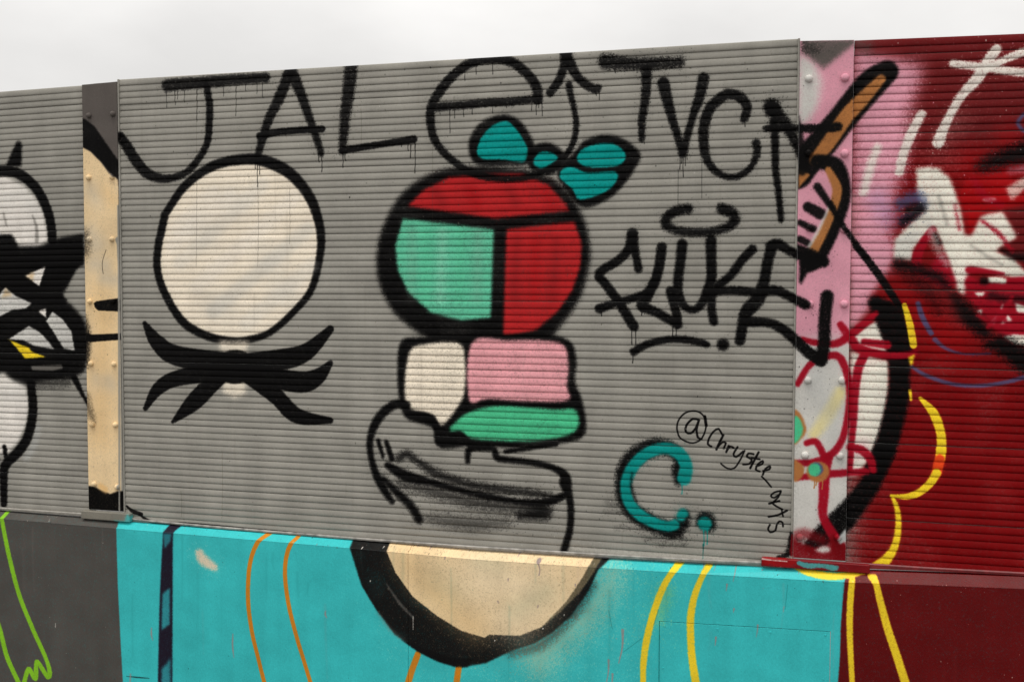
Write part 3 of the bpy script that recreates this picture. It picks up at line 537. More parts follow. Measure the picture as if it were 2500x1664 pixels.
S('rp','BL',5,0.8,0.5,[(3757,2553,6.4),(3739,2526,6.4),(3759,2495,6.4),(3785,2502,6.4),(3795,2529,6.4),(3774,2552,6.4)])
S('rp','YE',2.5,0.97,0.5,[(3368,1871,8.8),(3387,1805,12.4),(3402,1725,12.9)])
P('rp','YE',3,1,0.5,[(3384,1680),(3407,1692),(3401,1656),(3393,1647)],0)
S('rp','YE',3,1,0.5,[(3393,1555,5.7),(3397,1523,4.6)])
S('rp','YE',3,1,0.5,[(3429,1529,6.2),(3475,1477,15.9),(3501,1409,15.9),(3506,1351,16.9),(3503,1314,16.9)])
S('rp','OR2',4,1,0.5,[(3502,1314,16.9),(3496,1282,17.5),(3489,1249,16.5)])
S('rp','YE',3,1,0.5,[(3504,1343,16.3),(3503,1310,15.8)])
S('rp','OR2',4,1,0.5,[(3501,1307,16.3),(3494,1263,15.8)])
S('rp','YE',3,1,0.5,[(3491,1255,15.3),(3471,1218,14.3),(3433,1180,13.3),(3387,1161,11.2),(3333,1162,4.3)])
S('rp','YE',4,1,0.5,[(3338,1159,6.4),(3356,1110,9.6),(3361,1043,11.3),(3349,970,13.4),(3319,918,18.9),(3283,882,24.4)])
P('low','DW',1.5,1,0.5,[(-1437,909),(-46,986),(-41,870),(-9,839),(-6,580),(5,308),(18,35),(8,-520),(-1491,-731)],0)
P('low','RW',1.5,1,0.5,[(3186,942),(3186,881),(3172,835),(3167,773),(3161,660),(3160,548),(3150,378),(3149,-77),(4427,103),(4401,1028)],0)
P('low','GL',4,0.5,0.5,[(-400,911),(-78,923),(109,913),(109,893),(-32,878)],0)
S('low','CS',12,0.95,0.8,[(422,749,20.4),(440,723,26.1),(495,694,17.3)])
P('low','NV',3,1,0.5,[(240,866),(309,870),(288,839),(285,761),(273,93),(197,85),(212,478),(222,646),(235,813)],0)
P('low','TN',6,1,0.5,[(229,552),(245,567),(268,583),(264,416),(246,403),(222,387)],0)
P('low','TN',7,1,0.5,[(220,211),(243,230),(266,266),(263,92),(216,87)],0)
P('low','TN',6,0.8,0.5,[(237,827),(278,832),(275,799),(242,758)],0)
S('low','GB',2,0.8,0.5,[(170,391,2.4),(168,363,4.2),(175,335,1.8)])
S('low','GB',2,0.8,0.5,[(585,401,2.3),(583,349,4),(589,297,1.7)])
S('low','GB',2,0.8,0.5,[(1037,543,2.2),(1035,528,3.9),(1042,514,1.7)])
S('low','K',2,0.7,0.5,[(34,155,1.2),(92,156,3),(153,158,1.5)])
S('low','GB',3,0.7,0.5,[(55,166,4.2),(52,129,4.2)])
S('low','OL',2,1,0.5,[(753,858,10.2),(711,818,10.2),(679,745,10.2),(665,658,10.3),(663,544,10.3),(680,420,10),(710,304,9.7),(739,198,10),(761,124,10.3)])
S('low','OL',2,1,0.5,[(888,848,10),(862,801,10.1),(846,736,10.1),(846,650,10.1),(865,534,10.1),(899,413,9.8),(934,309,9.5),(962,224,9.8),(985,148,10.1)])
S('low','CR',70,0.42,1.2,[(2294,792,39.2),(2196,637,49.6),(2071,511,55.3),(1995,429,65.9)])
S('low','K',24,0.6,1.2,[(1866,442,15.4),(1995,489,17.7),(2121,611,15),(2210,746,9.9)])
P('low','K',5,1,0.5,[(1136,877),(1310,883),(1494,885),(2274,884),(2275,854),(2231,812),(2195,726),(2121,615),(2045,542),(1969,489),(1866,447),(1761,388),(1655,360),(1574,370),(1466,406),(1356,471),(1273,568),(1206,667),(1167,780)],0)
P('low','BG',5,1,0.5,[(2202,874),(2237,871),(2237,849),(2215,801),(2160,718),(2085,637),(2015,571),(1969,542)],0)
P('low','CR',2.5,1,0.5,[(1305,894),(2209,884),(2207,852),(2170,780),(2100,671),(1999,560),(1907,516),(1777,508),(1756,493),(1655,513),(1548,566),(1439,639),(1362,734),(1321,822)],0)
S('low','CG',80,0.4,0.5,[(1548,694,52.6),(1601,668,52.4)])
S('low','CG',50,0.5,0.5,[(1734,810,31),(1813,801,30.8)])
S('low','CP',120,0.6,0.5,[(1761,736,92.8),(1943,700,91.3),(1891,596,91.9)])
S('low','CG',50,0.45,0.5,[(1891,621,30.6),(2019,706,30.2)])
S('low','CO',80,0.5,0.5,[(1412,787,42.6),(1494,690,42.3),(1708,529,41.6)])
S('low','GR',5,0.55,0.5,[(1321,682,2.2),(1378,608,6.4),(1441,549,4.3)])  # grey sheen on the black arc, painted into its colour
S('low','GR',10,0.35,0.5,[(1284,553,5.4),(1339,490,8.1),(1405,444,5.4)])
S('low','WT',1,0.9,0.5,[(1440,556,1.1),(1440,499,1.1)])
S('low','GB',2,0.95,0.5,[(1983,826,9.1)])
S('low','GB',1.5,0.9,0.5,[(1984,818,3),(1991,794,2),(1987,771,2.3)])
S('low','GB',1.5,0.8,0.5,[(1502,845,3.2),(1504,836,1.6)])
S('low','GB',1.5,0.8,0.5,[(1583,816,3.1),(1581,806,1.6)])
S('low','GB',1.5,0.8,0.5,[(1448,851,3.2),(1444,842,1.6)])
S('low','GB',1.5,0.8,0.5,[(1891,843,3.1),(1889,834,1.5)])
S('low','GB',1.5,0.8,0.5,[(1857,746,3.1),(1856,737,1.5)])
S('low','GB',1.5,0.8,0.5,[(1984,646,3),(1981,637,1.5)])
S('low','GB',1.5,0.8,0.5,[(2138,746,3),(2138,737,1.5)])
S('low','GB',1.5,0.8,0.5,[(1813,650,3.1),(1815,642,1.5)])
S('low','WT',1.2,0.9,0.5,[(1299,835,2.4),(1297,831,1.3)])
S('low','WT',1.2,0.9,0.5,[(1207,829,2.4),(1205,824,1.4)])
S('low','WT',1.2,0.9,0.5,[(1246,691,2.4),(1245,687,1.4)])
S('low','WT',1.2,0.9,0.5,[(2093,618,2.3),(2092,614,1.3)])
S('low','WT',1.2,0.9,0.5,[(1800,486,2.3),(1799,482,1.3)])
S('low','WT',1.2,0.9,0.5,[(2005,555,2.3),(2003,551,1.3)])
S('low','OL',3,1,0.5,[(1461,395,13.3),(1435,327,13.9),(1413,257,14),(1383,160,13.5)])
S('low','OL',3,1,0.5,[(1643,359,13.1),(1632,280,13.7),(1623,186,13.2)])
P('low','K',5,1,0.5,[(1383,453),(1601,396),(1708,401),(1682,363),(1628,358),(1547,374),(1460,407)],0)
S('low','YE',3,1,0.5,[(2565,870,14.3),(2521,816,12.5),(2483,741,13),(2450,641,13.5),(2427,542,14.1),(2416,453,12.7),(2415,370,11.2),(2415,208,11.2)])
S('low','YE',3,1,0.5,[(2666,854,12.3),(2644,819,10.9),(2614,737,12.8),(2600,654,14.3),(2601,568,14.3),(2607,491,14.8),(2622,397,15.8),(2640,282,15.8)])
S('low','YE',34,0.25,1.3,[(2502,743,21.6),(2470,643,21.7)])
S('low','YE',3,1,0.5,[(2976,873,5.5),(3038,857,11.6),(3118,849,10.9),(3187,857,9.8),(3229,870,10.8),(3255,880,13.5)])
S('low','OR2',3,1,0.5,[(3239,873,5.9),(3281,879,7.5)])
S('low','YE',3,1,0.5,[(3199,851,10.8),(3193,747,11.9),(3194,635,11.4),(3205,458,9.8),(3218,272,9.8)])
S('low','YE',3,1,0.5,[(3271,859,16.1),(3284,838,11.8),(3299,778,12.9),(3327,675,14.5),(3360,578,15),(3393,477,15.5),(3446,327,16)])
S('low','GB',1.5,0.8,0.5,[(2332,577,5.9),(2331,511,3.5),(2317,443,2.1)])
S('low','GB',1.5,0.8,0.5,[(2276,451,4.4),(2275,401,2.7),(2265,349,1.6)])
S('low','GB',1.5,0.8,0.5,[(2292,396,4.4),(2291,369,2.7),(2286,341,1.6)])
S('low','GB',1.5,0.8,0.5,[(2856,644,3.3),(2855,621,2),(2851,598,1.1)])
S('low','GB',1.5,0.8,0.5,[(2698,582,3.8),(2697,566,2.3),(2695,550,1.3)])
S('low','GB',1.5,0.8,0.5,[(2738,793,3.3),(2737,780,2),(2735,767,1.1)])
S('low','GB',1.5,0.8,0.5,[(2768,868,3.3),(2767,837,2),(2761,806,1.1)])
S('low','GB',1.5,0.8,0.5,[(2690,863,2.8),(2689,851,1.7),(2687,839,1)])
S('low','GB',1.5,0.8,0.5,[(2766,700,3.3),(2764,692,2),(2764,685,1.1)])
S('low','GB',1.5,0.8,0.5,[(2953,723,1.8),(2951,713,1.1),(2951,704,0.6)])
S('low','GB',1.5,0.8,0.5,[(2644,852,2.4),(2643,846,1.4),(2643,840,0.8)])
S('low','TD',1.5,0.5,0.5,[(2275,651,1),(2290,578,1)])
S('low','TD',1.5,0.5,0.5,[(2474,673,1),(2455,608,1)])
S('low','TD',1.5,0.5,0.5,[(2407,550,1),(2335,489,1)])
S('low','TD',1.5,0.5,0.5,[(2965,808,0.9),(2957,714,0.9)])
S('low','GN',3,1,0.5,[(-649,886,11.5),(-640,841,11.5),(-604,674,12.3),(-550,489,12.3),(-478,333,12.2),(-407,199,11.4),(-385,131,12.9),(-397,109,12.9),(-425,141,12.2),(-457,173,11.5),(-467,95,13.8),(-504,133,12.3),(-535,52,12.3)])
S('low','GN',3,1,0.5,[(-695,385,13.2),(-663,309,13.2),(-624,178,13.2),(-560,57,13.1),(-536,-26,13.1)])
S('low','WT',1.5,0.5,0.5,[(-348,366,2.3),(-349,348,2.3)])
S('up','K',6,1,0.7,[(2882,2093,18.9),(2909,2102,18.9),(2954,2074,17),(3020,2047,19.1),(3068,2038,21.3)])
S('up','K',6,1,0.7,[(2867,1923,19),(2911,1924,18),(2956,1902,16.6),(3014,1872,18.8)])
S('up','K',6,1,0.7,[(2792,1804,20.6),(2841,1804,18.2),(2886,1800,17.7),(2931,1778,19),(2980,1737,20.2),(3030,1690,21.5),(3072,1666,24.5)])
S('up','K',7,1,0.7,[(3072,1664,24.5),(3084,1721,22.7),(3085,1812,22.2),(3093,1904,23)])
S('up','K',1.1,0.96,0.35,[(2619,1419,4.3),(2595,1423,4.3),(2570,1397,4.3),(2568,1371,4.3),(2587,1366,4.3),(2606,1387,4.3),(2618,1417,4.3),(2610,1383,4.3),(2615,1351,4.3),(2629,1345,4.3)])
S('up','K',1.1,0.96,0.35,[(2629,1345,3.1),(2643,1377,3.1),(2646,1416,3.1),(2630,1443,3.1),(2603,1454,3.1),(2568,1447,3.2),(2542,1421,3.2),(2533,1389,3.2),(2541,1353,3.2),(2564,1335,3.2),(2596,1328,3.1),(2622,1339,3.1)])
S('up','K',1.1,1,0.5,[(2641,1434,5.8),(2647,1398,5.8)])
S('up','K',1.1,0.96,0.35,[(2708,1366,3.8),(2695,1388,3.8),(2675,1376,3.8),(2658,1348,3.8),(2654,1326,3.8),(2668,1318,3.8)])
S('up','K',1.1,0.96,0.35,[(2713,1364,4.4),(2699,1335,4.5),(2687,1307,4.5)])
S('up','K',1.1,0.96,0.35,[(2694,1319,3.8),(2710,1336,3.8),(2723,1333,3.8),(2715,1312,3.8)])
S('up','K',1.1,0.96,0.35,[(2734,1323,4),(2725,1298,4)])
S('up','K',1.1,0.96,0.35,[(2727,1304,3.8),(2740,1321,3.8),(2753,1316,3.8)])
S('up','K',1.1,0.96,0.35,[(2768,1320,3.8),(2753,1292,3.8),(2763,1281,3.8),(2790,1304,3.8)])
S('up','K',1.1,0.96,0.35,[(2795,1307,3.1),(2778,1269,3.1),(2756,1237,3.1),(2730,1235,3.1),(2705,1252,3.1)])
S('up','K',1.1,0.96,0.35,[(2829,1295,3.7),(2810,1297,3.7),(2804,1283,3.7),(2822,1274,3.7),(2813,1256,3.7),(2790,1253,3.8)])
S('up','K',1.1,0.96,0.35,[(2848,1303,4.2),(2832,1271,4.2),(2817,1240,4.2)])
S('up','K',1.1,0.96,0.35,[(2821,1280,3.7),(2852,1276,3.7)])
S('up','K',1.1,0.96,0.35,[(2840,1248,3.7),(2862,1258,3.7),(2864,1270,3.7),(2847,1258,3.7),(2838,1236,3.7),(2853,1229,3.7)])
S('up','K',1.1,0.96,0.35,[(2866,1232,3.7),(2889,1239,3.7),(2891,1251,3.7),(2874,1240,3.7),(2865,1217,3.7)])
S('up','K',1.1,0.96,0.35,[(2861,1210,3.3),(2878,1193,3.3),(2897,1171,3.3)])
S('up','K',1.1,0.96,0.35,[(2931,1158,3.3),(2909,1151,3.3),(2896,1136,3.3),(2909,1130,3.3),(2930,1146,3.3),(2933,1158,3.3),(2924,1133,3.3),(2907,1115,3.3)])
S('up','K',1.1,0.96,0.35,[(2928,1119,3.9),(2890,1106,3.9)])
S('up','K',1.1,0.96,0.35,[(2899,1110,3.5),(2918,1097,3.5),(2940,1087,3.5)])
S('up','K',1.1,0.96,0.35,[(2889,1055,4),(2923,1064,3.9),(2957,1083,3.9)])
S('up','K',1.1,0.96,0.35,[(2937,1085,3.1),(2943,1059,3.1)])
S('up','K',1.1,0.96,0.35,[(2943,1021,3.5),(2941,1036,3.5),(2929,1040,3.5),(2919,1024,3.5),(2915,1004,3.5),(2896,995,3.5),(2887,1008,3.5),(2894,1024,3.5)])

P('low','GL',3,1,.5,[(-400,864),(60,864),(60,960),(-400,960)],0)
P('low','TQ',6,.7,.8,[(20,864),(60,864),(60,890),(30,895)],0)
P('low','DR',2,1,.5,[(2862,866),(3300,866),(3300,960),(2862,960)],0)
S('low','RL',8,.8,.6,[(2880,890,14),(2950,886,16),(2985,888,10)])
S('low','TS',3,.95,.8,[(3005,890,8),(3040,882,11),(3090,886,8),(3130,880,12),(3145,884,6)])
S('low','WT',2,.9,.6,[(2868,896,3),(2900,894,2),(2960,893,2)])

# rain runs and scuffs below the ledge
for _ in range(70):
    x = rng.uniform(-650, 3900); z = 832 - rng.random() ** 2 * 500; ln = rng.uniform(40, 330)
    c = ('DW' if x < -20 else 'RW' if x > 3160 else 'TD') if rng.random() < .6 else 'GB'
    S('low', c, 4 + 5 * rng.random(), rng.uniform(.05, .16), 1.2, [(x, z, rng.uniform(1, 5)), (x + rng.uniform(-4, 4), z - ln / 2, 2.5), (x + rng.uniform(-8, 8), z - ln, .8)])
for _ in range(60):
    x = rng.uniform(40, 2900); z = rng.uniform(1000, 2840); ln = rng.uniform(60, 420)
    S('mp', 'DS' if rng.random() < .7 else 'LG', 3 + 4 * rng.random(), rng.uniform(.05, .14), 1.4, [(x, z, rng.uniform(.8, 3)), (x + rng.uniform(-3, 3), z - ln, .7)])

# droplets, chips and dust flecked over the paint
def flecks(cv, n, cols, x0, x1, z0, z1, r0, r1):
    for _ in range(n):
        x, z, r = rng.uniform(x0, x1), rng.uniform(z0, z1), rng.uniform(r0, r1) * rng.random() ** 1.5 + .5
        c = cols[rng.integers(len(cols))]
        i0, i1, j0, j1 = cv.ix(x - 8), cv.ix(x + 8), cv.iz(z - 8), cv.iz(z + 8)
        Xg = (cv.x0 + (np.arange(i0, i1) + .5) * RES)[None]; Zg = (cv.z0 + (np.arange(j0, j1) + .5) * RES)[:, None]
        d = np.sqrt((Xg - x) ** 2 + ((Zg - z) / rng.uniform(1, 1.8)) ** 2)
        a = np.clip((r + .8 - d) / 1.6, 0, 1)[..., None] * rng.uniform(.3, .9)
        t = cv.px[j0:j1, i0:i1]
        cv.px[j0:j1, i0:i1] = t * (1 - a) + np.array(PAL[c], np.float32) / 255 * a
flecks(UP, 420, ['K', 'DS', 'DS'], 0, 2980, 900, 2860, .6, 2.0)
flecks(UP, 160, ['K', 'DS'], 100, 2900, 2250, 2860, .8, 3.0)
flecks(UP, 220, ['LG', 'WT'], 0, 2980, 870, 2860, .5, 1.4)
flecks(UP, 260, ['WT', 'PK'], 3300, 4000, 2100, 2840, .5, 2.2)
flecks(UP, 60, ['K', 'DS'], 2985, 3170, 1000, 2840, .6, 2.2)
flecks(UP, 50, ['GB', 'DS'], -185, -5, 1000, 2840, .6, 1.8)
flecks(LO, 160, ['TD', 'GB', 'K'], -30, 3150, 60, 860, .5, 1.8)
flecks(LO, 110, ['CW', 'GB'], 3200, 3900, 60, 860, .4, 1.3)
flecks(LO, 260, ['DS', 'GB', 'LG', 'K'], -650, 3900, 822, 872, .5, 2.0)
flecks(LO, 60, ['LG', 'GB'], -700, -20, 60, 860, .4, 1.3)

def to_image(name, cv):
    img = bpy.data.images.new(name, cv.w, cv.h, alpha=False)
    buf = np.ones((cv.h, cv.w, 4), np.float32)
    buf[..., :3] = np.clip(cv.px, 0.0, 1)
    img.pixels.foreach_set(buf.ravel())
    img.update(); img.pack()
    return img
IMG_UP, IMG_LO = to_image('wall_paint', UP), to_image('low_wall_paint', LO)

# ------------------------------------------------------------------ materials
def paint_material(name, img, cv, rough, peel, peel_scale, streak, spec=0.06, brush=1.0):
    m = bpy.data.materials.new(name); m.use_nodes = True
    n, l = m.node_tree.nodes, m.node_tree.links
    b = n['Principled BSDF']
    g = n.new('ShaderNodeNewGeometry')
    s = n.new('ShaderNodeSeparateXYZ'); l.new(g.outputs['Position'], s.inputs[0])
    c = n.new('ShaderNodeCombineXYZ')
    for ax, k, o, w in (('X', 0, cv.x0, cv.x1 - cv.x0), ('Z', 1, cv.z0, cv.z1 - cv.z0)):
        r = n.new('ShaderNodeMapRange'); r.clamp = False
        r.inputs['From Min'].default_value = o / 1000; r.inputs['From Max'].default_value = (o + w) / 1000
        l.new(s.outputs[ax], r.inputs['Value']); l.new(r.outputs[0], c.inputs[k])
    t = n.new('ShaderNodeTexImage'); t.image = img; t.extension = 'EXTEND'; t.interpolation = 'Linear'
    l.new(c.outputs[0], t.inputs['Vector'])
    # weathering: broad fading and vertical run-off streaks
    mpn = n.new('ShaderNodeMapping'); mpn.inputs['Scale'].default_value = (14, 14, 1.3)
    l.new(g.outputs['Position'], mpn.inputs['Vector'])
    st = n.new('ShaderNodeTexNoise'); st.inputs['Scale'].default_value = 1.0; st.inputs['Detail'].default_value = 3
    l.new(mpn.outputs[0], st.inputs['Vector'])
    sr = n.new('ShaderNodeMapRange'); sr.inputs['From Min'].default_value = .3; sr.inputs['From Max'].default_value = .7
    sr.inputs['To Min'].default_value = 1 - streak; sr.inputs['To Max'].default_value = 1 + streak * .7
    l.new(st.outputs['Fac'], sr.inputs['Value'])
    fn = n.new('ShaderNodeTexNoise'); fn.inputs['Scale'].default_value = 420; fn.inputs['Detail'].default_value = 2
    l.new(g.outputs['Position'], fn.inputs['Vector'])
    fr = n.new('ShaderNodeMapRange'); fr.inputs['From Min'].default_value = .25; fr.inputs['From Max'].default_value = .75
    fr.inputs['To Min'].default_value = .95; fr.inputs['To Max'].default_value = 1.05
    l.new(fn.outputs['Fac'], fr.inputs['Value'])
    mu = n.new('ShaderNodeMath'); mu.operation = 'MULTIPLY'; l.new(sr.outputs[0], mu.inputs[0]); l.new(fr.outputs[0], mu.inputs[1])
    sc_ = n.new('ShaderNodeVectorMath'); sc_.operation = 'SCALE'
    l.new(t.outputs['Color'], sc_.inputs[0]); l.new(mu.outputs[0], sc_.inputs['Scale'])
    l.new(sc_.outputs[0], b.inputs['Base Color'])
    rr = n.new('ShaderNodeMapRange'); rr.inputs['To Min'].default_value = rough - .08; rr.inputs['To Max'].default_value = rough + .1
    l.new(st.outputs['Fac'], rr.inputs['Value']); l.new(rr.outputs[0], b.inputs['Roughness'])
    b.inputs['Specular IOR Level'].default_value = spec
    # orange-peel relief of many coats of paint
    p1 = n.new('ShaderNodeTexNoise'); p1.inputs['Scale'].default_value = peel_scale; p1.inputs['Detail'].default_value = 3
    pm = n.new('ShaderNodeMapping'); pm.inputs['Scale'].default_value = (1, 1, brush)
    l.new(g.outputs['Position'], pm.inputs['Vector']); l.new(pm.outputs[0], p1.inputs['Vector'])
    p2 = n.new('ShaderNodeTexVoronoi'); p2.inputs['Scale'].default_value = peel_scale * .22
    l.new(g.outputs['Position'], p2.inputs['Vector'])
    p3 = n.new('ShaderNodeMapRange'); p3.inputs['From Min'].default_value = 0.0; p3.inputs['From Max'].default_value = .12
    p3.inputs['To Min'].default_value = .5; p3.inputs['To Max'].default_value = 0
    l.new(p2.outputs['Distance'], p3.inputs['Value'])
    ad = n.new('ShaderNodeMath'); ad.operation = 'ADD'; l.new(p1.outputs['Fac'], ad.inputs[0]); l.new(p3.outputs[0], ad.inputs[1])
    bp = n.new('ShaderNodeBump'); bp.inputs['Strength'].default_value = peel; bp.inputs['Distance'].default_value = .0012
    l.new(ad.outputs[0], bp.inputs['Height'])
    dn = n.new('ShaderNodeTexNoise'); dn.inputs['Scale'].default_value = 7; dn.inputs['Detail'].default_value = 1
    l.new(g.outputs['Position'], dn.inputs['Vector'])
    b2 = n.new('ShaderNodeBump'); b2.inputs['Strength'].default_value = .5; b2.inputs['Distance'].default_value = .012
    l.new(dn.outputs['Fac'], b2.inputs['Height']); l.new(b2.outputs[0], bp.inputs['Normal'])
    l.new(bp.outputs[0], b.inputs['Normal'])
    return m

def plain_material(name, rgb, rough, scale, var, metallic=0.0, bump=.2):
    m = bpy.data.materials.new(name); m.use_nodes = True
    n, l = m.node_tree.nodes, m.node_tree.links
    b = n['Principled BSDF']
    g = n.new('ShaderNodeNewGeometry')
    t = n.new('ShaderNodeTexNoise'); t.inputs['Scale'].default_value = scale; t.inputs['Detail'].default_value = 8
    l.new(g.outputs['Position'], t.inputs['Vector'])
    r = n.new('ShaderNodeMapRange'); r.inputs['From Min'].default_value = .3; r.inputs['From Max'].default_value = .7
    r.inputs['To Min'].default_value = 1 - var; r.inputs['To Max'].default_value = 1 + var
    l.new(t.outputs['Fac'], r.inputs['Value'])
    v = n.new('ShaderNodeVectorMath'); v.operation = 'SCALE'; v.inputs[0].default_value = rgb
    l.new(r.outputs[0], v.inputs['Scale']); l.new(v.outputs[0], b.inputs['Base Color'])
    b.inputs['Roughness'].default_value = rough; b.inputs['Metallic'].default_value = metallic
    bp = n.new('ShaderNodeBump'); bp.inputs['Strength'].default_value = bump; bp.inputs['Distance'].default_value = .002
    l.new(t.outputs['Fac'], bp.inputs['Height']); l.new(bp.outputs[0], b.inputs['Normal'])
    return m

M_SLAT = paint_material('painted_ribbed_steel', IMG_UP, UP, .5, .42, 300, .06)
M_PLATE = paint_material('painted_steel_plate', IMG_UP, UP, .45, .5, 260, .05)
M_LOW = paint_material('painted_board', IMG_LO, LO, .48, .8, 170, .07, .16, .3)
M_LEDGE = paint_material('painted_ledge', IMG_LO, LO, .42, .4, 210, .06, .2)
M_BACK = plain_material('galvanised_back', (.3, .3, .29), .55, 8, .1, .4)
M_GREY = plain_material('grey_painted_rail', (.25, .235, .205), .55, 60, .18)
M_SCUFF = plain_material('scuffed_rail', (.25, .238, .215), .6, 30, .5)
M_RED = plain_material('red_painted_rail', (.16, .012, .014), .5, 40, .35)
M_SCREW = plain_material('painted_screw', (.03, .28, .26), .5, 80, .2)
M_PAVE = plain_material('asphalt', (.12, .115, .11), .9, 60, .25, 0, .6)

# ------------------------------------------------------------------ helpers
def obj(name, mesh, mat, parent=None):
    o = bpy.data.objects.new(name, mesh); COL.objects.link(o)
    if mat and not mesh.materials: mesh.materials.append(mat)
    if parent: o.parent = parent
    return o

def tag(o, label, cat, group=None):
    o['label'] = label; o['category'] = cat
    if group: o['group'] = group

def empty(name, loc):
    o = bpy.data.objects.new(name, None); COL.objects.link(o); o.location = loc
    o.empty_display_size = .2
    return o

def box_mesh(name, x0, x1, y0, y1, z0, z1, bevel=0.0, seg=2):
    bm = bmesh.new()
    vs = [bm.verts.new((x, y, z)) for x in (x0, x1) for y in (y0, y1) for z in (z0, z1)]
    for f in ((0, 1, 3, 2), (4, 6, 7, 5), (0, 4, 5, 1), (2, 3, 7, 6), (0, 2, 6, 4), (1, 5, 7, 3)):
        bm.faces.new([vs[i] for i in f])
    bmesh.ops.recalc_face_normals(bm, faces=bm.faces)
    if bevel: bmesh.ops.bevel(bm, geom=list(bm.edges), offset=bevel, segments=seg, affect='EDGES', profile=.5)
    me = bpy.data.meshes.new(name); bm.to_mesh(me); bm.free()
    return me

def extrude_mesh(name, stations, smooth=None):
    """closed (y, z) outlines at successive x joined into one solid"""
    bm = bmesh.new(); rows = []
    for x, prof in stations: rows.append([bm.verts.new((x, y, z)) for y, z in prof])
    n = len(rows[0])
    for a, b in zip(rows, rows[1:]):
        for i in range(n):
            f = bm.faces.new((a[i], a[(i + 1) % n], b[(i + 1) % n], b[i]))
            if smooth and i in smooth: f.smooth = True
    bm.faces.new(rows[0][::-1]); bm.faces.new(rows[-1])
    bmesh.ops.recalc_face_normals(bm, faces=bm.faces)
    me = bpy.data.meshes.new(name); bm.to_mesh(me); bm.free()
    return me

def interp(x, tab):
    for (a, u), (b, v) in zip(tab, tab[1:]):
        if x <= b: return u + (v - u) * max(0, (x - a)) / (b - a)
    return tab[-1][1]

# ------------------------------------------------------------------ setting
pv = box_mesh('pavement', -60, 60, -60, 60, -.2, 0)
o = obj('pavement', pv, M_PAVE); o['kind'] = 'structure'

# ------------------------------------------------------------------ ribbed panels
PITCH = .02826
RIB = [(0, 0), (.03, -.0016), (.08, -.0033), (.16, -.0043), (.30, -.0048), (.48, -.0046), (.66, -.0038), (.83, -.0026), (.95, -.0012), (1, 0)]
def slat_mesh():
    prof = [(d * .86, z * PITCH) for z, d in RIB] + [(.0035, PITCH * .998), (.0035, PITCH * .002)]
    return extrude_mesh('slat', [(0, prof), (1, prof)], smooth=set(range(0, 9)))
SLAT = slat_mesh(); SLAT.materials.append(M_SLAT)

def panel(label, x0, x1, zb, ztl, ztr, rail_mat, rails, trims=(), yoff=0.0):
    root = empty('ribbed_panel', (x0, 0, zb))
    tag(root, label, 'wall panel', 'ribbed wall panels')
    n = int(round(((ztl + ztr) / 2 - zb) / PITCH))
    for k in range(n):
        o = obj('slat', SLAT, None, root)
        zl, zr = (ztl - zb) * k / n, (ztr - zb) * k / n
        a = math.atan2(zr - zl, x1 - x0)
        seam = .0015 if k % 10 == 6 else 0.0                 # joint between ten-rib planks
        o.location = (0, random.uniform(-.0007, .0007) + yoff + seam * .8, zl + seam)
        o.rotation_euler = (random.uniform(-.030, .030), -a, random.uniform(-.0003, .0003))
        o.scale = (x1 - x0, 1, (ztl + ztr - 2 * zb) / 2 / n / PITCH * (1 - seam / PITCH))
    obj('light_stop_backing', box_mesh('light_stop_backing', 0, x1 - x0, .005, .045, .002, min(ztl, ztr) - zb - .004), M_BACK, root)  # unseen board added behind the slats to stop light leaking through
    for xa, xb in trims:
        obj('edge_trim', box_mesh('edge_trim', xa - x0, xb - x0, -.0085, .004, .004, interp(xa, [(x0, ztl), (x1, ztr)]) - zb + .001, .0015, 1), M_SLAT, root)
    for xs, zlo, zhi in rails:
        st = []
        for i, x in enumerate(xs):
            st.append((x - x0, [(-.010, zlo[i] - zb), (-.0115, zhi[i] - zb - .004), (-.008, zhi[i] - zb), (.004, zhi[i] - zb), (.004, zlo[i] - zb)]))
        obj('bottom_rail', extrude_mesh('bottom_rail', st), rail_mat, root)
    return root

panel('grey ribbed metal panel with black and white spray painting, left of the cream strip', -2.6, -.187, .880, 2.815, 2.852, M_GREY, [([-2.6, -.66, -.187], [.876, .871, .869], [.886, .884, .884])])
panel('wide grey ribbed metal panel in the middle, covered in black tags', -.001, 2.981, .858, 2.868, 2.868, M_SCUFF,
      [([.0, .10, .45, .82, 1.2], [.872, .866, .858, .854, .851], [.878, .874, .868, .864, .861]),
       ([1.2, 1.7, 2.3, 2.65, 2.975], [.851, .850, .855, .861, .874], [.861, .861, .867, .873, .884])],
      trims=[(-.001, .0065), (2.973, 2.981)])
panel('dark red ribbed metal panel with pink and white spray paint on the right', 3.175, 5.8, .895, 2.850, 2.800, M_RED,
      [([3.176, 3.46, 3.79, 5.8], [.879, .889, .896, .896], [.902, .903, .908, .908])])

# ------------------------------------------------------------------ riveted cover strips
def rivet_mesh():
    bm = bmesh.new(); N = 14; rings = []
    for r, d in ((.0150, 0.0), (.0149, .0030), (.0136, .0082), (.0104, .0122), (.0054, .0146)):
        rings.append([bm.verts.new((r * math.cos(2 * math.pi * i / N), -d, r * math.sin(2 * math.pi * i / N))) for i in range(N)])
    for a, b in zip(rings, rings[1:]):
        for i in range(N):
            f = bm.faces.new((a[i], a[(i + 1) % N], b[(i + 1) % N], b[i])); f.smooth = True
    f = bm.faces.new(rings[-1]); f.smooth = True
    bmesh.ops.recalc_face_normals(bm, faces=bm.faces)
    me = bpy.data.meshes.new('rivet'); bm.to_mesh(me); bm.free(); me.materials.append(M_PLATE)
    return me
RIVET = rivet_mesh()

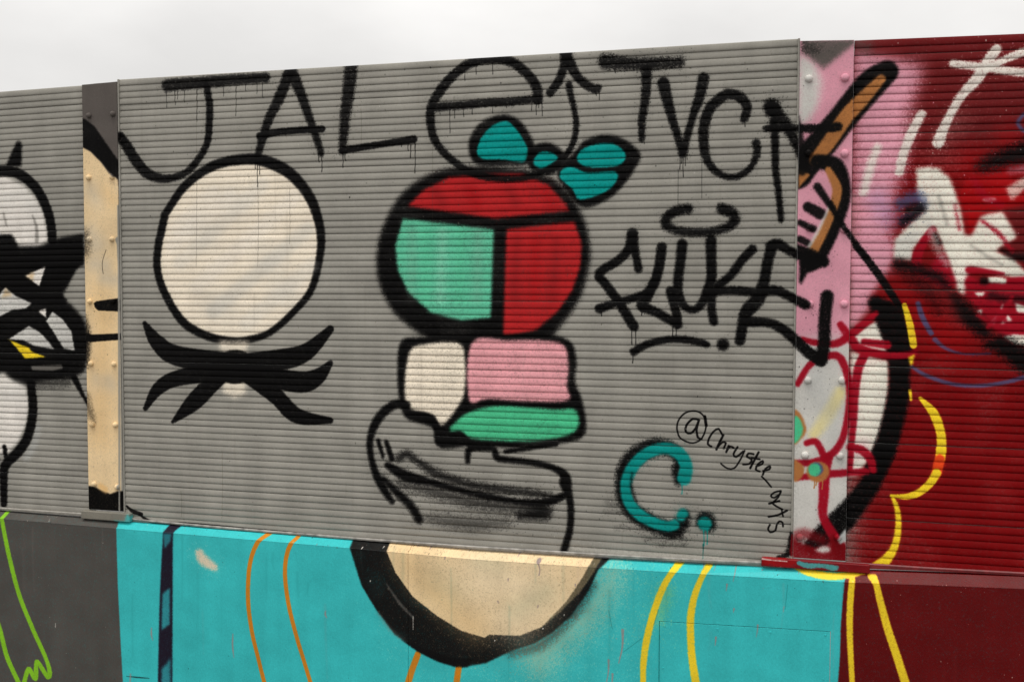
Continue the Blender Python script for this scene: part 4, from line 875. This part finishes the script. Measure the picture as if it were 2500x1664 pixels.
def strip(label, x0, x1, z0, ztl, ztr, rivets, foot_mat, foot, rs):
    root = empty('cover_strip', (x0, 0, z0)); tag(root, label, 'cover strip', 'riveted cover strips')
    prof = lambda zt: [(-.0095, 0), (-.0108, .002), (-.0108, zt - z0 - .002), (-.0095, zt - z0), (.004, zt - z0), (.004, 0)]
    w = x1 - x0
    n = 5
    obj('plate', extrude_mesh('plate', [(w * i / n, [(y + (.0012 if 0 < i < n else 0) * math.sin(i * 2.1), z) for y, z in prof(ztl + (ztr - ztl) * i / n)]) for i in range(n + 1)]), M_PLATE, root)
    for x, z in rivets:
        o = obj('rivet', RIVET, None, root)
        o.location = (x - x0 + random.uniform(-.001, .001), -.0104, z - z0)
        s = rs * random.uniform(.94, 1.06); o.scale = (s, 1, s)
        o.rotation_euler = (random.uniform(-.05, .05), random.uniform(0, 6), random.uniform(-.05, .05))
    f = foot
    obj('foot_block', box_mesh('foot_block', f[0] - x0, f[1] - x0, -.030, .002, f[2] - z0, f[3] - z0, .0025, 1), foot_mat, root)
    return root
strip('narrow cream painted metal strip with two rows of rivets', -.186, -.002, .905, 2.853, 2.858, [(-0.15, 2.712), (-0.023, 2.714), (-0.157, 2.432), (-0.032, 2.431), (-0.159, 2.151), (-0.038, 2.15), (-0.162, 1.867), (-0.04, 1.868), (-0.161, 1.582), (-0.036, 1.582), (-0.159, 1.301), (-0.035, 1.303), (-0.154, 1.024), (-0.029, 1.017)], M_LOW, (-.215, .045, .862, .900), .86)
strip('narrow pink and red painted metal strip with two rows of rivets', 2.982, 3.1745, .905, 2.858, 2.850, [(3.014, 2.716), (3.144, 2.713), (3.018, 2.439), (3.148, 2.434), (3.025, 2.162), (3.149, 2.154), (3.03, 1.874), (3.155, 1.875), (3.027, 1.586), (3.152, 1.589), (3.02, 1.301), (3.148, 1.304), (3.008, 0.985), (3.145, 0.994)], M_LOW, (2.865, 3.262, .868, .900), 1.0)

# ------------------------------------------------------------------ low wall below the panels
EDGE = [(-2.6, .846), (-.66, .840), (.23, .832), (1.13, .824), (1.70, .815), (2.18, .819), (2.61, .824), (3.17, .834), (3.46, .846), (3.79, .858), (5.8, .862)]
wall = empty('low_wall', (1.42, 0, 0))
tag(wall, 'low smooth wall with turquoise, grey and dark red paint under the ribbed panels', 'wall')
JOINT = 1.418
def wall_x(a, b): return sorted({a, b, *[x for x, _ in EDGE if a < x < b]})
YF = -.052
G = .0022
def board_mesh(a, b, notch=None):
    xs = wall_x(a, b)
    lo = lambda x: 0.0
    if notch:
        x0, x1, z0, z1 = notch
        xs = sorted(set(xs) | {x0 - G, x1 + G})
        lo = lambda x: z0 + G + (z1 - z0) * (x - x0) / (x1 - x0)
    bm = bmesh.new()
    def block(x, u, za, zb):                                 # one stretch of board, open where the next one joins on
        f = [bm.verts.new((p - 1.42, YF, q)) for p, q in ((x, za), (u, zb), (u, interp(u, EDGE) - .001), (x, interp(x, EDGE) - .001))]
        k = [bm.verts.new((v.co.x, .05, v.co.z)) for v in f]
        bm.faces.new(f); bm.faces.new(k[::-1])
        for i in range(4): bm.faces.new((f[i], k[i], k[(i + 1) % 4], f[(i + 1) % 4]))
    for x, u in zip(xs, xs[1:]):
        over = notch and x >= notch[0] - G - 1e-6 and u <= notch[1] + G + 1e-6
        block(x, u, lo(x) if over else 0.0, lo(u) if over else 0.0)
    bmesh.ops.remove_doubles(bm, verts=bm.verts, dist=1e-5)
    inner = [f for f in bm.faces if len({round(v.co.x, 5) for v in f.verts}) == 1 and not (abs(f.verts[0].co.x + 1.42 - a) < 1e-4 or abs(f.verts[0].co.x + 1.42 - b) < 1e-4)
             and not (notch and min(abs(f.verts[0].co.x + 1.42 - notch[0] + G), abs(f.verts[0].co.x + 1.42 - notch[1] - G)) < 1e-4)]
    bmesh.ops.delete(bm, geom=inner, context='FACES_ONLY')
    bmesh.ops.recalc_face_normals(bm, faces=bm.faces)
    me = bpy.data.meshes.new('board'); bm.to_mesh(me); bm.free()
    return me
for a, b, notch in ((-2.6, JOINT - .0008, None), (JOINT + .0008, 5.8, (2.479, 3.123, 0.624, 0.642))):
    obj('board', board_mesh(a, b, notch), M_LOW, wall)
    pr = lambda e, x: [(YF - .0002, e), (YF + .0012, e + .0022), (-.011, e + .022 + (.012 if x > 3.15 else 0)), (.0035, e + .026 + (.012 if x > 3.15 else 0)), (.05, e + .028), (.05, e)]
    obj('ledge', extrude_mesh('ledge', [(x - 1.42, pr(interp(x, EDGE), x)) for x in wall_x(a, b)]), M_LEDGE, wall)
hatch = obj('hatch', extrude_mesh('hatch', [(x - 1.42, [(YF + .0012, .003), (YF, .004), (YF, z - .001), (YF + .0012, z), (.045, z), (.045, .003)]) for x, z in ((2.479, 0.624), (3.123, 0.642))]), M_LOW, wall)
sm = bpy.data.meshes.new('screw'); bm = bmesh.new()
bmesh.ops.create_cone(bm, cap_ends=True, segments=10, radius1=.0042, radius2=.0034, depth=.002, matrix=Matrix.Rotation(math.radians(90), 4, 'X'))
bm.to_mesh(sm); bm.free(); sm.materials.append(M_LOW)
for x, z in [(2.499, 0.609), (2.704, 0.615), (2.904, 0.62), (3.106, 0.628), (3.1, 0.459), (2.493, 0.441)]:
    s = obj('screw', sm, None, hatch); s.location = (x - 1.42, YF - .0004, z)
